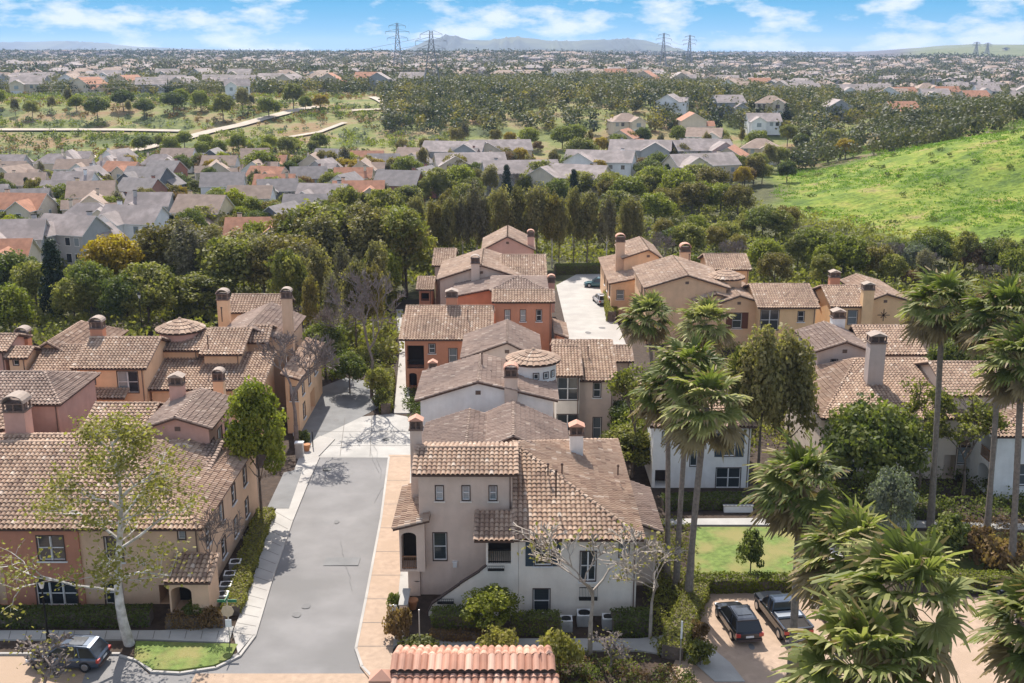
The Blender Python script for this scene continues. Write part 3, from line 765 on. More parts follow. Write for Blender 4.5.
b.vol(105, 208, 474, 6.4, 5, 'shed', sl=.15, wm='pink', walls=False, tm='tileg')
b.chimney(80, 476, 72.5, .9, 6.4, 'gable', wm='pink', tm='capt')
b.vol(-46, 78, 453, 7.9, 4, 'gx', wm='pink', tm='tile', walls=False)
# ---- foreground carport roof at the bottom edge
zq = 3.5; yq = at(395, 655, zq).y
xq0, xq1 = at_y(392, 656, yq).x, at_y(553, 656, yq).x
b = Bld('carport', 'low terracotta tiled carport roof cut by the bottom picture edge', (0, yq, 0), None, 'carport')
mb = MB()
P3 = [Vector((xq0, yq-1.15, zq-.3)), Vector((xq1+.1, yq-1.15, zq-.3)), Vector((xq1, yq, zq)), Vector((xq0, yq, zq))]
slope_tiles(mb, P3, tw=.42, tl=1.4)
P4 = [Vector((xq0+.1, yq-3.2, zq-1.15)), Vector((xq1+.3, yq-3.2, zq-1.15)), Vector((xq1+.2, yq-1.25, zq-.5)), Vector((xq0+.1, yq-1.25, zq-.5))]
slope_tiles(mb, P4, tw=.42, tl=.6)
P5 = [Vector((xq1, yq+2.4, zq-1.0)), Vector((xq0, yq+2.4, zq-1.0)), Vector((xq0, yq+.01, zq-.02)), Vector((xq1, yq+.01, zq-.02))]
slope_tiles(mb, P5, tw=.42, tl=.6)
b.part(mb, 'roof', [M['tiler'], M['deck']])
mb = MB(); mb.box(xq0+.3, xq1-.2, yq-2.8, yq+2.0, 0, zq-1.3); b.part(mb, 'wall', M['beige'])
p = at_y(381, 668, yq-.8); mb = MB(); mb.box(p.x-.45, p.x+.6, yq-1.6, yq-.7, 0, 2.9); b.part(mb, 'pillar', M['beige'])
mb = MB(); a, c, y0_, y1_, z0_ = p.x-.6, p.x+.75, yq-1.75, yq-.55, 2.9; mx_ = (a+c)/2; my_ = (y0_+y1_)/2
for t_ in (((a, y0_), (c, y0_)), ((c, y0_), (c, y1_)), ((c, y1_), (a, y1_)), ((a, y1_), (a, y0_))):
    mb.q([(*t_[0], z0_), (*t_[1], z0_), (mx_, my_, z0_+.4)]); mb.q([(*t_[0], z0_-.12), (*t_[1], z0_-.12), (*t_[1], z0_), (*t_[0], z0_)])
b.part(mb, 'pillar_cap', M['tiler'])
# ------------------------------------------------------------------ ground, roads
def structure(o): o['kind'] = 'structure'; return o
M['asphalt'] = simple('worn asphalt', (.225, .212, .205), .95, .12, .35, bump=.3, c2=(.185, .175, .168), sc2=.16)
M['asphaltd'] = simple('asphalt drive', (.20, .195, .19), .95, .14, .6, bump=.3)
M['conc'] = simple('concrete', (.40, .375, .345), .9, .10, .7, bump=.3, c2=(.33, .31, .285), sc2=.3)
M['concl'] = simple('pale concrete', (.42, .39, .355), .9, .08, .7, bump=.3, c2=(.37, .34, .31), sc2=.25)
M['paver'] = simple('tan pavers', (.40, .285, .205), .9, .12, 2.2, bump=.4, c2=(.38, .27, .19), sc2=.4)
M['lawn'] = simple('lawn grass', (.14, .19, .045), .95, .3, 2.5, bump=.8, c2=(.25, .22, .08), sc2=.35)
M['mulch'] = simple('planting bed soil', (.06, .04, .028), .95, .3, 2, bump=.6)
# terrain sheet
def grid(name, xs_f, ys, mat, hfun):
    V = []; nx = 150
    for y in ys:
        hw = max(160, y*.62+110)
        for i in range(nx+1):
            x = (i/nx*2-1)*hw
            V.append((x, y))
    V = np.array(V); Z = hfun(V[:, 0], V[:, 1]); n = len(ys)
    Fc = []
    for j in range(n-1):
        for i in range(nx):
            a = j*(nx+1)+i; Fc.append((a, a+1, a+nx+2, a+nx+1))
    me = bpy.data.meshes.new(name); me.from_pydata([(float(a), float(b_), float(c)) for (a, b_), c in zip(V, Z)], [], Fc); me.materials.append(mat)
    me.polygons.foreach_set('use_smooth', [True]*len(Fc))
    o = bpy.data.objects.new(name, me); col.objects.link(o); return o
def groundmat():
    m, nt, b = mk('open ground'); L = nt.links
    g = nd(nt, 'ShaderNodeNewGeometry')
    def noise(s, d=6, mp=None):
        n = nd(nt, 'ShaderNodeTexNoise'); n.inputs['Scale'].default_value = s; n.inputs['Detail'].default_value = d; n.inputs['Roughness'].default_value = .65
        L.new(g.outputs['Position'], n.inputs['Vector']); return n.outputs['Fac']
    def rp(f, st):
        r = ramp(nt, st); L.new(f, r.inputs['Fac']); return r.outputs['Color']
    near = rp(noise(.35), [(.3, (.05, .045, .03)), (.5, (.09, .09, .04)), (.65, (.15, .14, .07)), (.8, (.2, .17, .12))])
    green = rp(noise(.045, 8), [(.28, (.06, .07, .035)), (.40, (.12, .14, .05)), (.48, (.19, .20, .06)), (.54, (.25, .21, .10)), (.62, (.27, .17, .09)), (.75, (.15, .17, .05))])
    far = rp(noise(.012, 9), [(.3, (.05, .045, .045)), (.5, (.10, .085, .085)), (.7, (.17, .145, .14))])
    sx = nd(nt, 'ShaderNodeSeparateXYZ'); L.new(g.outputs['Position'], sx.inputs[0])
    def mr(out, a, b2):
        n = nd(nt, 'ShaderNodeMapRange'); n.interpolation_type = 'SMOOTHSTEP'; n.inputs[1].default_value = a; n.inputs[2].default_value = b2; L.new(out, n.inputs[0]); return n.outputs[0]
    c = mixc(nt, near, green, mr(sx.outputs[1], 335, 375))
    c = mixc(nt, c, far, mr(sx.outputs[1], 560, 760))
    # bright spring grass on the big hillside and the far right hills
    hg = rp(noise(.09, 9), [(.3, (.055, .095, .02)), (.40, (.12, .175, .028)), (.5, (.185, .24, .035)), (.58, (.27, .275, .06)), (.68, (.25, .19, .10))])
    hg = mixc(nt, hg, rp(noise(.9, 6), [(.35, (.45, .48, .4)), (.6, (1.15, 1.12, 1.1))]), .8, 'MULTIPLY')
    a = nd(nt, 'ShaderNodeAttribute', attribute_name='grass'); 
    c = mixc(nt, c, hg, a.outputs['Fac'])
    L.new(c, b.inputs['Base Color']); b.inputs['Roughness'].default_value = .95; b.inputs['Specular IOR Level'].default_value = .1
    bp = nd(nt, 'ShaderNodeBump', i_Strength=.9, i_Distance=.6); L.new(noise(.5, 8), bp.inputs['Height']); L.new(bp.outputs[0], b.inputs['Normal'])
    return m
ys = [-60, -20, 20, 40]+list(np.arange(50, 300, 4))+list(np.arange(300, 620, 6))+list(np.geomspace(620, 9000, 110))
gr = grid('ground', None, ys, groundmat(), terr); structure(gr)
co = np.array([v.co[:] for v in gr.data.vertices])
gv = sst(-2, 8, co[:, 0]-foot(co[:, 1])+5*np.sin(co[:, 1]/17))*sst(180, 192, co[:, 1])*(1-sst(335, 350, co[:, 1]))
gv = np.maximum(gv, sst(.34, .37, co[:, 0]/np.maximum(co[:, 1], 1))*sst(1500, 1900, co[:, 1])*.5)
ga = gr.data.attributes.new('grass', 'FLOAT', 'POINT'); ga.data.foreach_set('value', gv.astype(np.float32))
LV = [0.0]
def sheet(name, pts, mat, z=None, world=False):
    if z is None: LV[0] += .005; z = .01+LV[0]
    P = [at(a, b_, 0) for a, b_ in pts] if not world else [Vector((a, b_, 0)) for a, b_ in pts]
    mb = MB(); mb.q([(p.x, p.y, z) for p in P]); return structure(mb.build(name, mat))
def raised(name, pts, mat, h=.13):
    P = [at(a, b_, 0) for a, b_ in pts]
    mb = MB(); mb.prism([(p.x, p.y) for p in P], -.05, h)
    return structure(mb.build(name, mat))
def kerb(pts, w=.18, h=.15, name='kerb', mat='concl'):
    P = [at(a, b_, 0) for a, b_ in pts]; mb = MB()
    for a, c in zip(P, P[1:]):
        d = (c-a).normalized(); s_ = Vector((-d.y, d.x, 0))*w/2
        mb.obox((a+c)/2+Vector((0, 0, h/2)), (c-a)/2+d*.02, s_, Vector((0, 0, h/2)))
    return structure(mb.build(name, M[mat]))
M['wh0'] = simple('white road paint', (.7, .7, .68), .8)
# near yard soil
sheet('soil', [(-140, 720), (1240, 720), (1060, 330), (700, 300), (560, 290), (250, 310), (-100, 345)], M['mulch'])
# bottom cross street and parking
sheet('parking', [(-160, 740), (-60, 655), (122, 655), (137, 664), (152, 677), (196, 681), (180, 740)], M['paver'])
sheet('road', [(150, 740), (150, 672), (200, 664), (236, 654), (253, 637), (269, 583), (290, 522), (315, 455), (389, 452), (381, 520), (366, 600), (356, 650), (372, 683), (400, 740)], M['asphalt'])
sheet('road', [(92, 657), (122, 655), (137, 664), (152, 677), (196, 681), (180, 740), (60, 740)], M['asphalt'])
sheet('road_band', [(160, 740), (196, 674), (372, 674), (440, 740)], M['paver'])
sheet('drive', [(300, 458), (322, 436), (352, 418), (392, 414), (412, 418), (411, 458)], M['conc'])
raised('drive', [(267, 510), (289, 510), (303, 470), (284, 474)], M['asphaltd'], .155)
sheet('road', [(296, 446), (292, 420), (310, 392), (345, 378), (372, 382), (384, 405), (360, 418), (322, 436), (306, 450)], M['asphaltd'])
sheet('drive', [(556, 285), (604, 287), (628, 350), (572, 352)], M['concl'])
sheet('drive', [(596, 264), (640, 262), (650, 274), (600, 287), (557, 285)], M['concl'])
sheet('parking', [(640, 740), (664, 683), (712, 590), (760, 592), (1060, 600), (1200, 740)], M['paver'])
# paver strip + walks, raised by a kerb step
raised('pavement', [(357, 650), (367, 600), (381, 520), (389, 456), (411, 456), (409, 500), (404, 540), (398, 600), (392, 660), (400, 683), (372, 683), (360, 668)], M['paver'])
raised('pavement', [(411, 458), (420, 458), (416, 520), (410, 575), (404, 640), (393, 650), (398, 600), (404, 540), (409, 500)], M['concl'])
raised('pavement', [(238, 655), (254, 636), (270, 583), (291, 522), (308, 480), (318, 458), (335, 440), (320, 437), (302, 450), (292, 478), (275, 513), (270, 527), (252, 583), (233, 634)], M['concl'], .14)
raised('pavement', [(-80, 641), (-80, 632), (160, 632), (234, 628), (229, 644), (150, 641)], M['conc'])
raised('pavement', [(404, 652), (404, 640), (640, 640), (668, 636), (700, 640), (730, 664), (745, 683), (715, 683), (690, 660), (640, 652)], M['conc'], .12)
raised('pavement', [(394, 414), (410, 414), (408, 345), (403, 310), (396, 310), (400, 350)], M['concl'], .12)
raised('pavement', [(660, 526), (660, 520), (800, 519), (960, 523), (1060, 526), (1060, 532), (960, 529), (800, 526)], M['conc'], .12)
raised('pavement', [(822, 552), (836, 548), (855, 574), (838, 574)], M['concl'], .12)
raised('lawn', [(695, 592), (694, 528), (802, 528), (826, 548), (840, 574), (990, 580), (1060, 580), (1060, 536), (850, 530), (858, 575), (1060, 600), (700, 592)][:4]+[(838, 580)], M['lawn'], .10)
raised('lawn', [(845, 548), (836, 531), (1060, 534), (1100, 586), (860, 580)], M['lawn'], .09)
raised('lawn', [(136, 643), (238, 646), (230, 660), (214, 667), (178, 672), (152, 671), (134, 660)], M['lawn'], .16)
kerb([(120, 657), (138, 662), (152, 673), (180, 674.5), (216, 669), (240, 657), (255, 637), (271, 583), (292, 522), (309, 480), (319, 458)])
kerb([(-80, 655), (120, 655)])
kerb([(389, 458), (381, 520), (366, 600), (356, 650), (362, 668), (372, 678)])
kerb([(296, 446), (291, 420), (308, 391)])
kerb([(384, 407), (372, 402), (376, 385)])
mb = MB(); p = at(342, 562.5, 0); mb.q([(p.x-1.3, p.y-.6, .06), (p.x+1.3, p.y-.6, .075), (p.x+1.3, p.y+.7, .075), (p.x-1.3, p.y+.7, .075)]); structure(mb.build('road_patch', M['asphaltd']))
# joints, stains
M['joint'] = simple('dark joint', (.16, .145, .13), .95)
M['stain'] = simple('darker oil stain', (.185, .176, .17), .9, .1, 2)
mb = MB()
def jl(p0, p1, z, w=.022):
    a, c = at(*p0), at(*p1); d = (c-a).normalized(); s_ = Vector((-d.y, d.x, 0))*w; mb.q([(a.x-s_.x, a.y-s_.y, z), (c.x-s_.x, c.y-s_.y, z), (c.x+s_.x, c.y+s_.y, z), (a.x+s_.x, a.y+s_.y, z)])
for k in range(14):
    t = k/13; l = (233+(275-233)*t**.9, 634+(513-634)*t); r_ = (253+(291-253)*t**.9, 637+(522-637)*t); jl(l, r_, .146)
for k in range(16): x_ = -5+k*16; jl((x_, 632.5), (x_-2, 640.5), .136)
for k in range(9): t = k/8; jl((357+32*t, 648-190*t), (398+12*t, 648-190*t), .136, .03)
for (a, c) in (((300, 446), (410, 446)), ((318, 432), (410, 432)), ((345, 418), (340, 457)), ((372, 416), (370, 457))): jl(a, c, LV[0]+.02)
structure(mb.build('pavement_joint', M['joint']))
mb = MB(); rs = random.Random(4)
for (x0_, x1_, y0_, y1_, n_) in ((-15.5, -10, 64, 96, 4), (6, 13, 122, 150, 8), (15, 24, 57, 65, 5), (-22, -15, 96, 118, 5)):
    for k in range(n_):
        cx_, cy_ = rs.uniform(x0_, x1_), rs.uniform(y0_, y1_); rr = rs.uniform(.12, .5)
        mb.q([(cx_+rr*(1+.15*math.sin(t*.9+k))*math.cos(t*.3927), cy_+rr*1.5*(1+.15*math.sin(t*.9+k))*math.sin(t*.3927), LV[0]+.014) for t in range(16)])
structure(mb.build('road_stain', M['stain']))
# hairline cracks in the asphalt
mb = MB()
for k in range(4):
    a = Vector((random.uniform(-15.5, -11), random.uniform(62, 94), .078)); dr = random.uniform(1.2, 1.9)
    for j in range(12):
        c = a+Vector((math.cos(dr)*.7+random.uniform(-.12, .12), math.sin(dr)*.7, 0)); s_ = Vector((.014, 0, 0))
        mb.q([a-s_, a+s_, c+s_, c-s_]); a = c
structure(mb.build('road_crack', M['asphaltd']))
mb = MB()
for (px, py, r_) in ((386, 440, .35), (327, 470, .4)):
    p = at(px, py, 0); mb.prism([(p.x+r_*math.cos(t*.5236), p.y+r_*math.sin(t*.5236)) for t in range(12)], .05, .082)
structure(mb.build('manhole_cover', M['iron']))
# dirt paths on the far slopes
M['dirt'] = simple('bare dirt path', (.46, .38, .30), .95, .12, .3)
TRP = []
def trail(name, pts, w):
    P = [on_ground(a, b_) for a, b_ in pts]; mb = MB(); Q = []
    for a, c in zip(P, P[1:]):
        n = max(1, int((c-a).length/6))
        for k in range(n): Q.append(a+(c-a)*k/n)
    Q.append(P[-1]); prev = None; TRP.extend((q_.x, q_.y) for q_ in Q)
    for i, q_ in enumerate(Q):
        d = (Q[min(i+1, len(Q)-1)]-Q[max(0, i-1)]); d.z = 0; d.normalize(); s_ = Vector((-d.y, d.x, 0))*w/2
        l, r_ = q_+s_, q_-s_; l.z = tz(l.x, l.y)+.6; r_.z = tz(r_.x, r_.y)+.6
        if prev: mb.q([prev[1], r_, l, prev[0]])
        prev = (l, r_)
    return structure(mb.build(name, M['dirt']))
trail('path', [(-60, 178), (0, 172), (50, 165), (92, 159), (135, 152), (175, 143), (208, 134), (240, 127), (270, 118), (300, 111), (318, 108)], 5.5)
trail('path', [(-60, 132), (0, 131), (60, 131), (120, 131), (180, 133)], 3.5)
trail('path', [(290, 139), (320, 134), (345, 124)], 2.5)
trail('path', [(352, 112), (385, 110), (425, 112), (445, 118)], 3.5)
trail('path', [(372, 98), (384, 104), (392, 116)], 4)
trail('path', [(920, 78), (935, 82), (950, 73)], 12)
# ------------------------------------------------------------------ mountains
def ridge(name, pts, y, depth, mat, base=20, seed=0):
    rng = np.random.default_rng(seed); mb = MB()
    xs = np.linspace(pts[0][0], pts[-1][0], 160); hz = np.interp(xs, [p[0] for p in pts], [p[1] for p in pts])
    rough = np.zeros(160)
    for o_ in range(1, 6): rough += np.interp(np.arange(160), np.linspace(0, 159, 6*2**o_), rng.normal(size=6*2**o_))*2.6/2**o_
    top = [at_y(x, h_, y) for x, h_ in zip(xs, hz)]
    rows = 14; V = []
    for j in range(rows+1):
        f_ = j/rows
        for i, t_ in enumerate(top):
            zz = base+(t_.z+rough[i]-base)*(1-abs(f_*2-1)**1.3) if f_ != .5 else t_.z+rough[i]
            gully = 1+.16*math.sin(i*.55+3*math.sin(i*.21))*(1-abs(1-2*f_))*(0 if f_ == .5 else 1)
            V.append((t_.x*(1+.0*f_), y+(f_-.5)*depth*gully, base+(zz-base)*(gully if f_ != .5 else 1)))
    n = len(top)
    me = bpy.data.meshes.new(name); me.from_pydata(V, [], [(j*n+i, j*n+i+1, (j+1)*n+i+1, (j+1)*n+i) for j in range(rows) for i in range(n-1)])
    me.materials.append(mat); me.polygons.foreach_set('use_smooth', [True]*len(me.polygons))
    o = bpy.data.objects.new(name, me); col.objects.link(o); return structure(o)
M['mount'] = simple('chaparral mountain', (.035, .05, .045), .95, .4, .006, c2=(.08, .09, .05), sc2=.003)
ridge('mountain', [(395, 53), (412, 48), (430, 40), (446, 35.5), (455, 36), (470, 40), (490, 40), (512, 37), (530, 38), (548, 40), (575, 41), (600, 40), (625, 39), (645, 41), (665, 46), (690, 53)], 5400, 1500, M['mount'], 20, 3)
ridge('mountain', [(-60, 44), (20, 42), (60, 41), (100, 43), (140, 47), (200, 49), (260, 52), (330, 54)], 8200, 1200, M['mount'], 20, 5)
# ------------------------------------------------------------------ vegetation
M['bark'] = simple('brown bark', (.13, .10, .08), .9, .3, 3, bump=.5)
M['barkg'] = simple('grey twigs', (.20, .16, .14), .9, .2, 3)
M['barkw'] = simple('pale mottled bark', (.58, .54, .49), .85, .22, 2.5, c2=(.36, .32, .27), sc2=1.6)
M['barkt'] = simple('tan smooth bark', (.36, .30, .245), .85, .2, 2.5)
M['palmbark'] = simple('palm trunk', (.22, .18, .15), .95, .25, 5, bump=.8)
LM = {
 'oak': leafmat('dark green leaves', (.05, .068, .016), (.125, .145, .036), (.25, .25, .065)),
 'broad': leafmat('yellow green leaves', (.09, .105, .012), (.20, .21, .03), (.36, .35, .055)),
 'lime': leafmat('lime leaves', (.18, .19, .015), (.34, .33, .03), (.50, .46, .05)),
 'euca': leafmat('olive brown leaves', (.10, .092, .033), (.25, .21, .08), (.43, .35, .15)),
 'ochre': leafmat('yellow brown leaves', (.10, .08, .02), (.23, .18, .05), (.38, .30, .10)),
 'farmix': leafmat('far olive leaves', (.035, .045, .018), (.085, .09, .035), (.19, .165, .065), .3),
 'fardust': leafmat('far brownish leaves', (.05, .045, .036), (.105, .09, .07), (.18, .15, .115), .3),
 'fardark': leafmat('far dark leaves', (.02, .03, .015), (.05, .062, .03), (.10, .11, .045), .3),
 'dusty': leafmat('dusty brown grey leaves', (.10, .085, .05), (.22, .185, .11), (.35, .30, .19)),
 'gold': leafmat('golden leaves', (.20, .13, .015), (.38, .25, .02), (.50, .36, .04)),
 'rust': leafmat('reddish brown leaves', (.12, .07, .03), (.22, .13, .06), (.32, .21, .09)),
 'cyp': leafmat('blackish green needles', (.015, .025, .012), (.028, .045, .02), (.05, .07, .03), .15),
 'silver': leafmat('silver green leaves', (.09, .10, .075), (.17, .18, .14), (.27, .28, .22)),
 'tanleaf': leafmat('dry tan leaves', (.16, .145, .03), (.31, .27, .07), (.46, .37, .14)),
 'palm': leafmat('palm fans', (.05, .07, .016), (.165, .185, .045), (.52, .47, .19), .34),
 'palmdry': leafmat('dry palm skirt', (.12, .085, .04), (.24, .17, .08), (.34, .26, .13), .25),
 'mix': leafmat('mixed green leaves', (.085, .095, .022), (.22, .21, .05), (.39, .34, .085)),
 'grassc': leafmat('spring grass clumps', (.10, .17, .02), (.20, .31, .03), (.33, .40, .06), .3),
}
def sphere_pts(n):
    v = RNG.normal(size=(n, 3)); return v/np.linalg.norm(v, axis=1)[:, None]
def crown_pts(K, m, rx, rz, z0, rc, shape='round', inner=.25, droop=0):
    """K clumps of m leaves; returns C,N,V"""
    C = []; N = []; V = []
    for k in range(K):
        d = sphere_pts(1)[0]
        if shape == 'round':
            if d[2] < -.55: d[2] *= -1
            rr = RNG.uniform(inner, 1)**.5
            c = np.array([d[0]*rx*rr, d[1]*rx*rr, z0+rz*(1+d[2]*rr)])
        elif shape == 'col':
            t = RNG.uniform(0, 1); w = (math.sin(math.pi*min(1, t*.9+.12))**.6)*RNG.uniform(.35, 1)
            a = RNG.uniform(0, 6.283); c = np.array([math.cos(a)*rx*w, math.sin(a)*rx*w, z0+2*rz*t])
        elif shape == 'cone':
            t = RNG.uniform(0, 1)**1.3; w = (1-t)*RNG.uniform(.5, 1)+.06
            a = RNG.uniform(0, 6.283); c = np.array([math.cos(a)*rx*w, math.sin(a)*rx*w, z0+2*rz*t])
        r_ = rc*RNG.uniform(.6, 1.3); s = sphere_pts(m); rad = RNG.uniform(.35, 1, (m, 1))**.5
        sc = np.array([1, 1, .75 if not droop else 1.0+droop])
        C.append(c+s*rad*r_*sc); N.append(s+np.array([0, 0, .35])); V.append(np.clip(np.full(m, RNG.uniform(.0, 1.0))+RNG.normal(0, .16, m), 0, 1))
    return np.concatenate(C), np.concatenate(N), np.concatenate(V)
def trunk_mesh(h, r, limbs, n=7, spread=1.0, lean=.0, seed=0, hs=.35):
    rg = random.Random(seed); mb = MB()
    tp = (lean*h, 0, h); mb.tube([(0, 0, -.3), (lean*h*.2, 0, h*.35), tp], [r, r*.75, r*.3], n=n)
    for k in range(limbs):
        a = 6.283*k/limbs+rg.uniform(-.4, .4); z = h*rg.uniform(hs, .8); L = spread*rg.uniform(.6, 1)
        e = (math.cos(a)*L, math.sin(a)*L, z+L*rg.uniform(.6, 1.1))
        m_ = (e[0]*.45, e[1]*.45, z+(e[2]-z)*.35)
        mb.tube([(lean*z, 0, z), m_, e], [r*.4, r*.28, r*.1], n=5)
    return mb
PROTO = {}
def proto(name, nom, h, build):
    """nominal height h; the proto is parked and removed at the end if unused"""
    e = empty(nom, (0, 0, 0)); build(e); PROTO[name] = (e, h, [])
def mktree(sp, nom, H, rx, K, m, rc, leaf, mat, shape='round', z0=None, bark='bark', tr=.2, limbs=5, elong=1.2, droop=0, inner=.25, up=0):
    def bld(e):
        z = H*.3 if z0 is None else z0
        rz = (H-z-rc*.3)/2
        trunk_mesh(z+rz*1.2, tr, limbs, spread=rx*.75, seed=len(PROTO)).build('trunk', M[bark], e)
        C, N, V = crown_pts(K, m, rx-rc*.4, rz, z, rc, shape, inner, droop)
        quads('crown', leaves(C, N, leaf, elong, up), V, [LM[mat]], parent=e)
    proto(sp, nom, H, bld)
mktree('oak', 'oak_tree', 8, 4.2, 95, 95, 1.15, .36, 'oak')
mktree('oak2', 'oak_tree', 8, 3.8, 80, 100, 1.3, .36, 'oak', z0=1.6)
mktree('mix', 'broadleaf_tree', 8, 3.8, 80, 90, 1.2, .38, 'mix', z0=1.8)
mktree('mix2', 'broadleaf_tree', 9, 3.2, 60, 110, 1.05, .34, 'mix', z0=1.8)
mktree('broad', 'street_tree', 10, 2.9, 95, 120, .85, .28, 'broad', z0=2.2, tr=.16)
mktree('broad2', 'broadleaf_tree', 7, 3.6, 80, 90, 1.1, .36, 'broad', z0=1.6)
mktree('euca', 'eucalyptus_tree', 13, 3.1, 50, 120, 1.05, .32, 'euca', z0=2.8, elong=2.2, droop=.7, tr=.22, inner=.15)
mktree('euca2', 'eucalyptus_tree', 13, 3.4, 70, 85, 1.25, .34, 'euca', z0=3.4, elong=2.2, droop=.6, tr=.22)
mktree('ochre', 'eucalyptus_tree', 12, 2.7, 44, 115, 1.0, .30, 'ochre', z0=2.6, elong=2.0, droop=.6, tr=.2, inner=.1, bark='barkw')
mktree('dusty', 'eucalyptus_tree', 12, 2.6, 42, 110, 1.0, .28, 'dusty', z0=3.0, elong=2.0, droop=.7, tr=.2, inner=.1, bark='barkw')
mktree('ochre2', 'broadleaf_tree', 8, 3.6, 70, 85, 1.05, .34, 'ochre', z0=1.6)
mktree('gold', 'golden_tree', 7, 3.6, 90, 90, 1.0, .34, 'gold', z0=1.6)
mktree('rust', 'reddish_tree', 6, 3.4, 60, 80, 1.0, .34, 'rust', z0=1.0)
mktree('lime', 'lime_green_tree', 5, 2.8, 55, 90, .95, .32, 'lime', z0=.8)
mktree('cyp', 'conifer_tree', 10, 2.4, 110, 80, .75, .30, 'cyp', shape='cone', z0=.8)
mktree('silver', 'olive_tree', 6.5, 2.5, 75, 80, .7, .22, 'silver', z0=1.4, tr=.12)
mktree('smallgreen', 'young_tree', 5, 2.2, 55, 80, .65, .22, 'broad', z0=1.2, tr=.08)
mktree('darkshrub', 'shrub_tree', 3.4, 1.3, 40, 80, .5, .2, 'oak2' if 0 else 'oak', z0=.3, tr=.08)
mktree('bush', 'bush', 1.5, 1.0, 26, 70, .42, .17, 'mix', z0=.05, tr=.05, limbs=3)
mktree('bushy', 'bush', 1.6, 1.2, 26, 70, .45, .18, 'tanleaf', z0=.05, tr=.05, limbs=3)
mktree('bushr', 'bush', 1.5, 1.2, 26, 70, .45, .18, 'rust', z0=.05, tr=.05, limbs=3)
mktree('bushg', 'bush', 1.5, 1.1, 26, 70, .45, .18, 'oak', z0=.05, tr=.05, limbs=3)
def branchy(e, H, spread, r, seed, leaf=None, nleaf=0, bark='barkg', tl=1.0, fork=.3, lsize=.22, depth=5, twig=True, lk=None):
    rg = random.Random(seed); tk = MB(); tw = MB(); tips = []
    def rec(p, d, L, r_, k):
        m_ = p+d*L*.5+Vector((rg.uniform(-1, 1), rg.uniform(-1, 1), rg.uniform(-.4, .6)))*L*.1
        q_ = p+d*L+Vector((rg.uniform(-1, 1), rg.uniform(-1, 1), 0))*L*.06
        (tk if k < 3 else tw).tube([p, m_, q_], [r_, r_*.85, r_*.68], n=6 if k < 2 else 3, cap=False)
        tips.append((q_, k))
        if k >= depth: return
        for j in range(rg.choice((2, 3, 3)) if k else 3):
            ax = Vector((rg.uniform(-1, 1), rg.uniform(-1, 1), rg.uniform(-.3, .3))).normalized()
            nd_ = (d+ax*rg.uniform(.45, .9)*spread+Vector((0, 0, .12))).normalized()
            rec(q_ if j else m_.lerp(q_, .6), nd_, L*rg.uniform(.6, .85), max(r_*.66, .022), k+1)
    h0 = H*fork
    tk.tube([(0, 0, -.2), (0, 0, h0)], [r, r*.85], n=8, cap=False)
    rec(Vector((0, 0, h0)), Vector((.08, 0, 1)).normalized(), H*.23, r*.8, 0)
    zmax = max(t[0].z for t in tips); k = H/zmax
    for mb in (tk, tw): mb.v = [(a*k, b_*k, c*k) for a, b_, c in mb.v]
    tk.build('trunk', M[bark], e); tw.build('twigs', M[bark if twig else 'barkg'], e)
    if nleaf:
        T = np.array([t[0][:] for t in tips if t[1] >= (lk or depth-1)])*k
        idx = RNG.integers(0, len(T), nleaf); C = T[idx]+RNG.normal(0, .3 if lk else .22, (nleaf, 3))
        quads('crown', leaves(C, sphere_pts(nleaf), lsize, 1.2), RNG.uniform(0, 1, nleaf), [LM[leaf]], parent=e)
proto('bare', 'bare_tree', 9, lambda e: branchy(e, 9, 1.15, .17, 3, depth=7, fork=.18))
proto('bare2', 'bare_tree', 8, lambda e: branchy(e, 8, 1.2, .14, 8, depth=7, fork=.13))
proto('crape', 'bare_tree', 6, lambda e: branchy(e, 6, 1.2, .085, 12, 'tanleaf', 150, depth=6, fork=.25, lsize=.15, bark='barkt'))
def sycamore(e):
    rg = random.Random(5); tk = MB(); tips = []
    def rec(p, d, L, r_, k):
        m_ = p+d*L*.5+Vector((rg.uniform(-1, 1), rg.uniform(-1, 1), rg.uniform(-.3, .6)))*L*.1; q_ = p+d*L
        tk.tube([p, m_, q_], [r_, r_*.8, r_*.6], n=6 if k < 1 else 4, cap=False)
        if k >= 1: tips.append(q_[:]); tips.append(m_[:])
        if k >= 3: return
        for j in range(3):
            ax = Vector((rg.uniform(-1, 1), rg.uniform(-1, 1), rg.uniform(-.5, .7))).normalized()
            rec(m_.lerp(q_, .3+.35*j), (d+ax*.9+Vector((0, 0, .1))).normalized(), L*rg.uniform(.5, .75), r_*.5, k+1)
    pts = [Vector((.25*math.sin(z*.5), .1*math.sin(z), z)) for z in np.linspace(-.3, 12.2, 14)]
    tk.tube(pts, [.25-.018*i for i in range(14)], n=9, cap=False)
    for i in range(15):
        z = 3.4+i*.6; a = i*2.4+rg.uniform(-.4, .4); L = (4.3-.22*i)*rg.uniform(.75, 1.05)
        rec(Vector((.25*math.sin(z*.5), .1*math.sin(z), z)), Vector((math.cos(a), math.sin(a), .55+.05*i)).normalized(), max(L, 1.3)*.8, .085, 0)
    tk.build('trunk', M['barkw'], e)
    T_ = np.array(tips); idx = RNG.integers(0, len(T_), 6800); C = T_[idx]+RNG.normal(0, .32, (6800, 3))
    quads('crown', leaves(C, sphere_pts(6800), .17, 1.2), RNG.uniform(0, 1, 6800), [LM['tanleaf']], parent=e)
proto('sycamore', 'sycamore_tree', 13, sycamore)
proto('twiggy', 'twiggy_shrub', 2, lambda e: branchy(e, 2, 1.4, .05, 31, 'tanleaf', 120, depth=5, fork=.08, lsize=.1))
proto('sparse', 'slender_tree', 9, lambda e: branchy(e, 9, .75, .13, 42, 'mix', 1800, depth=6, fork=.2, lsize=.26, bark='bark'))
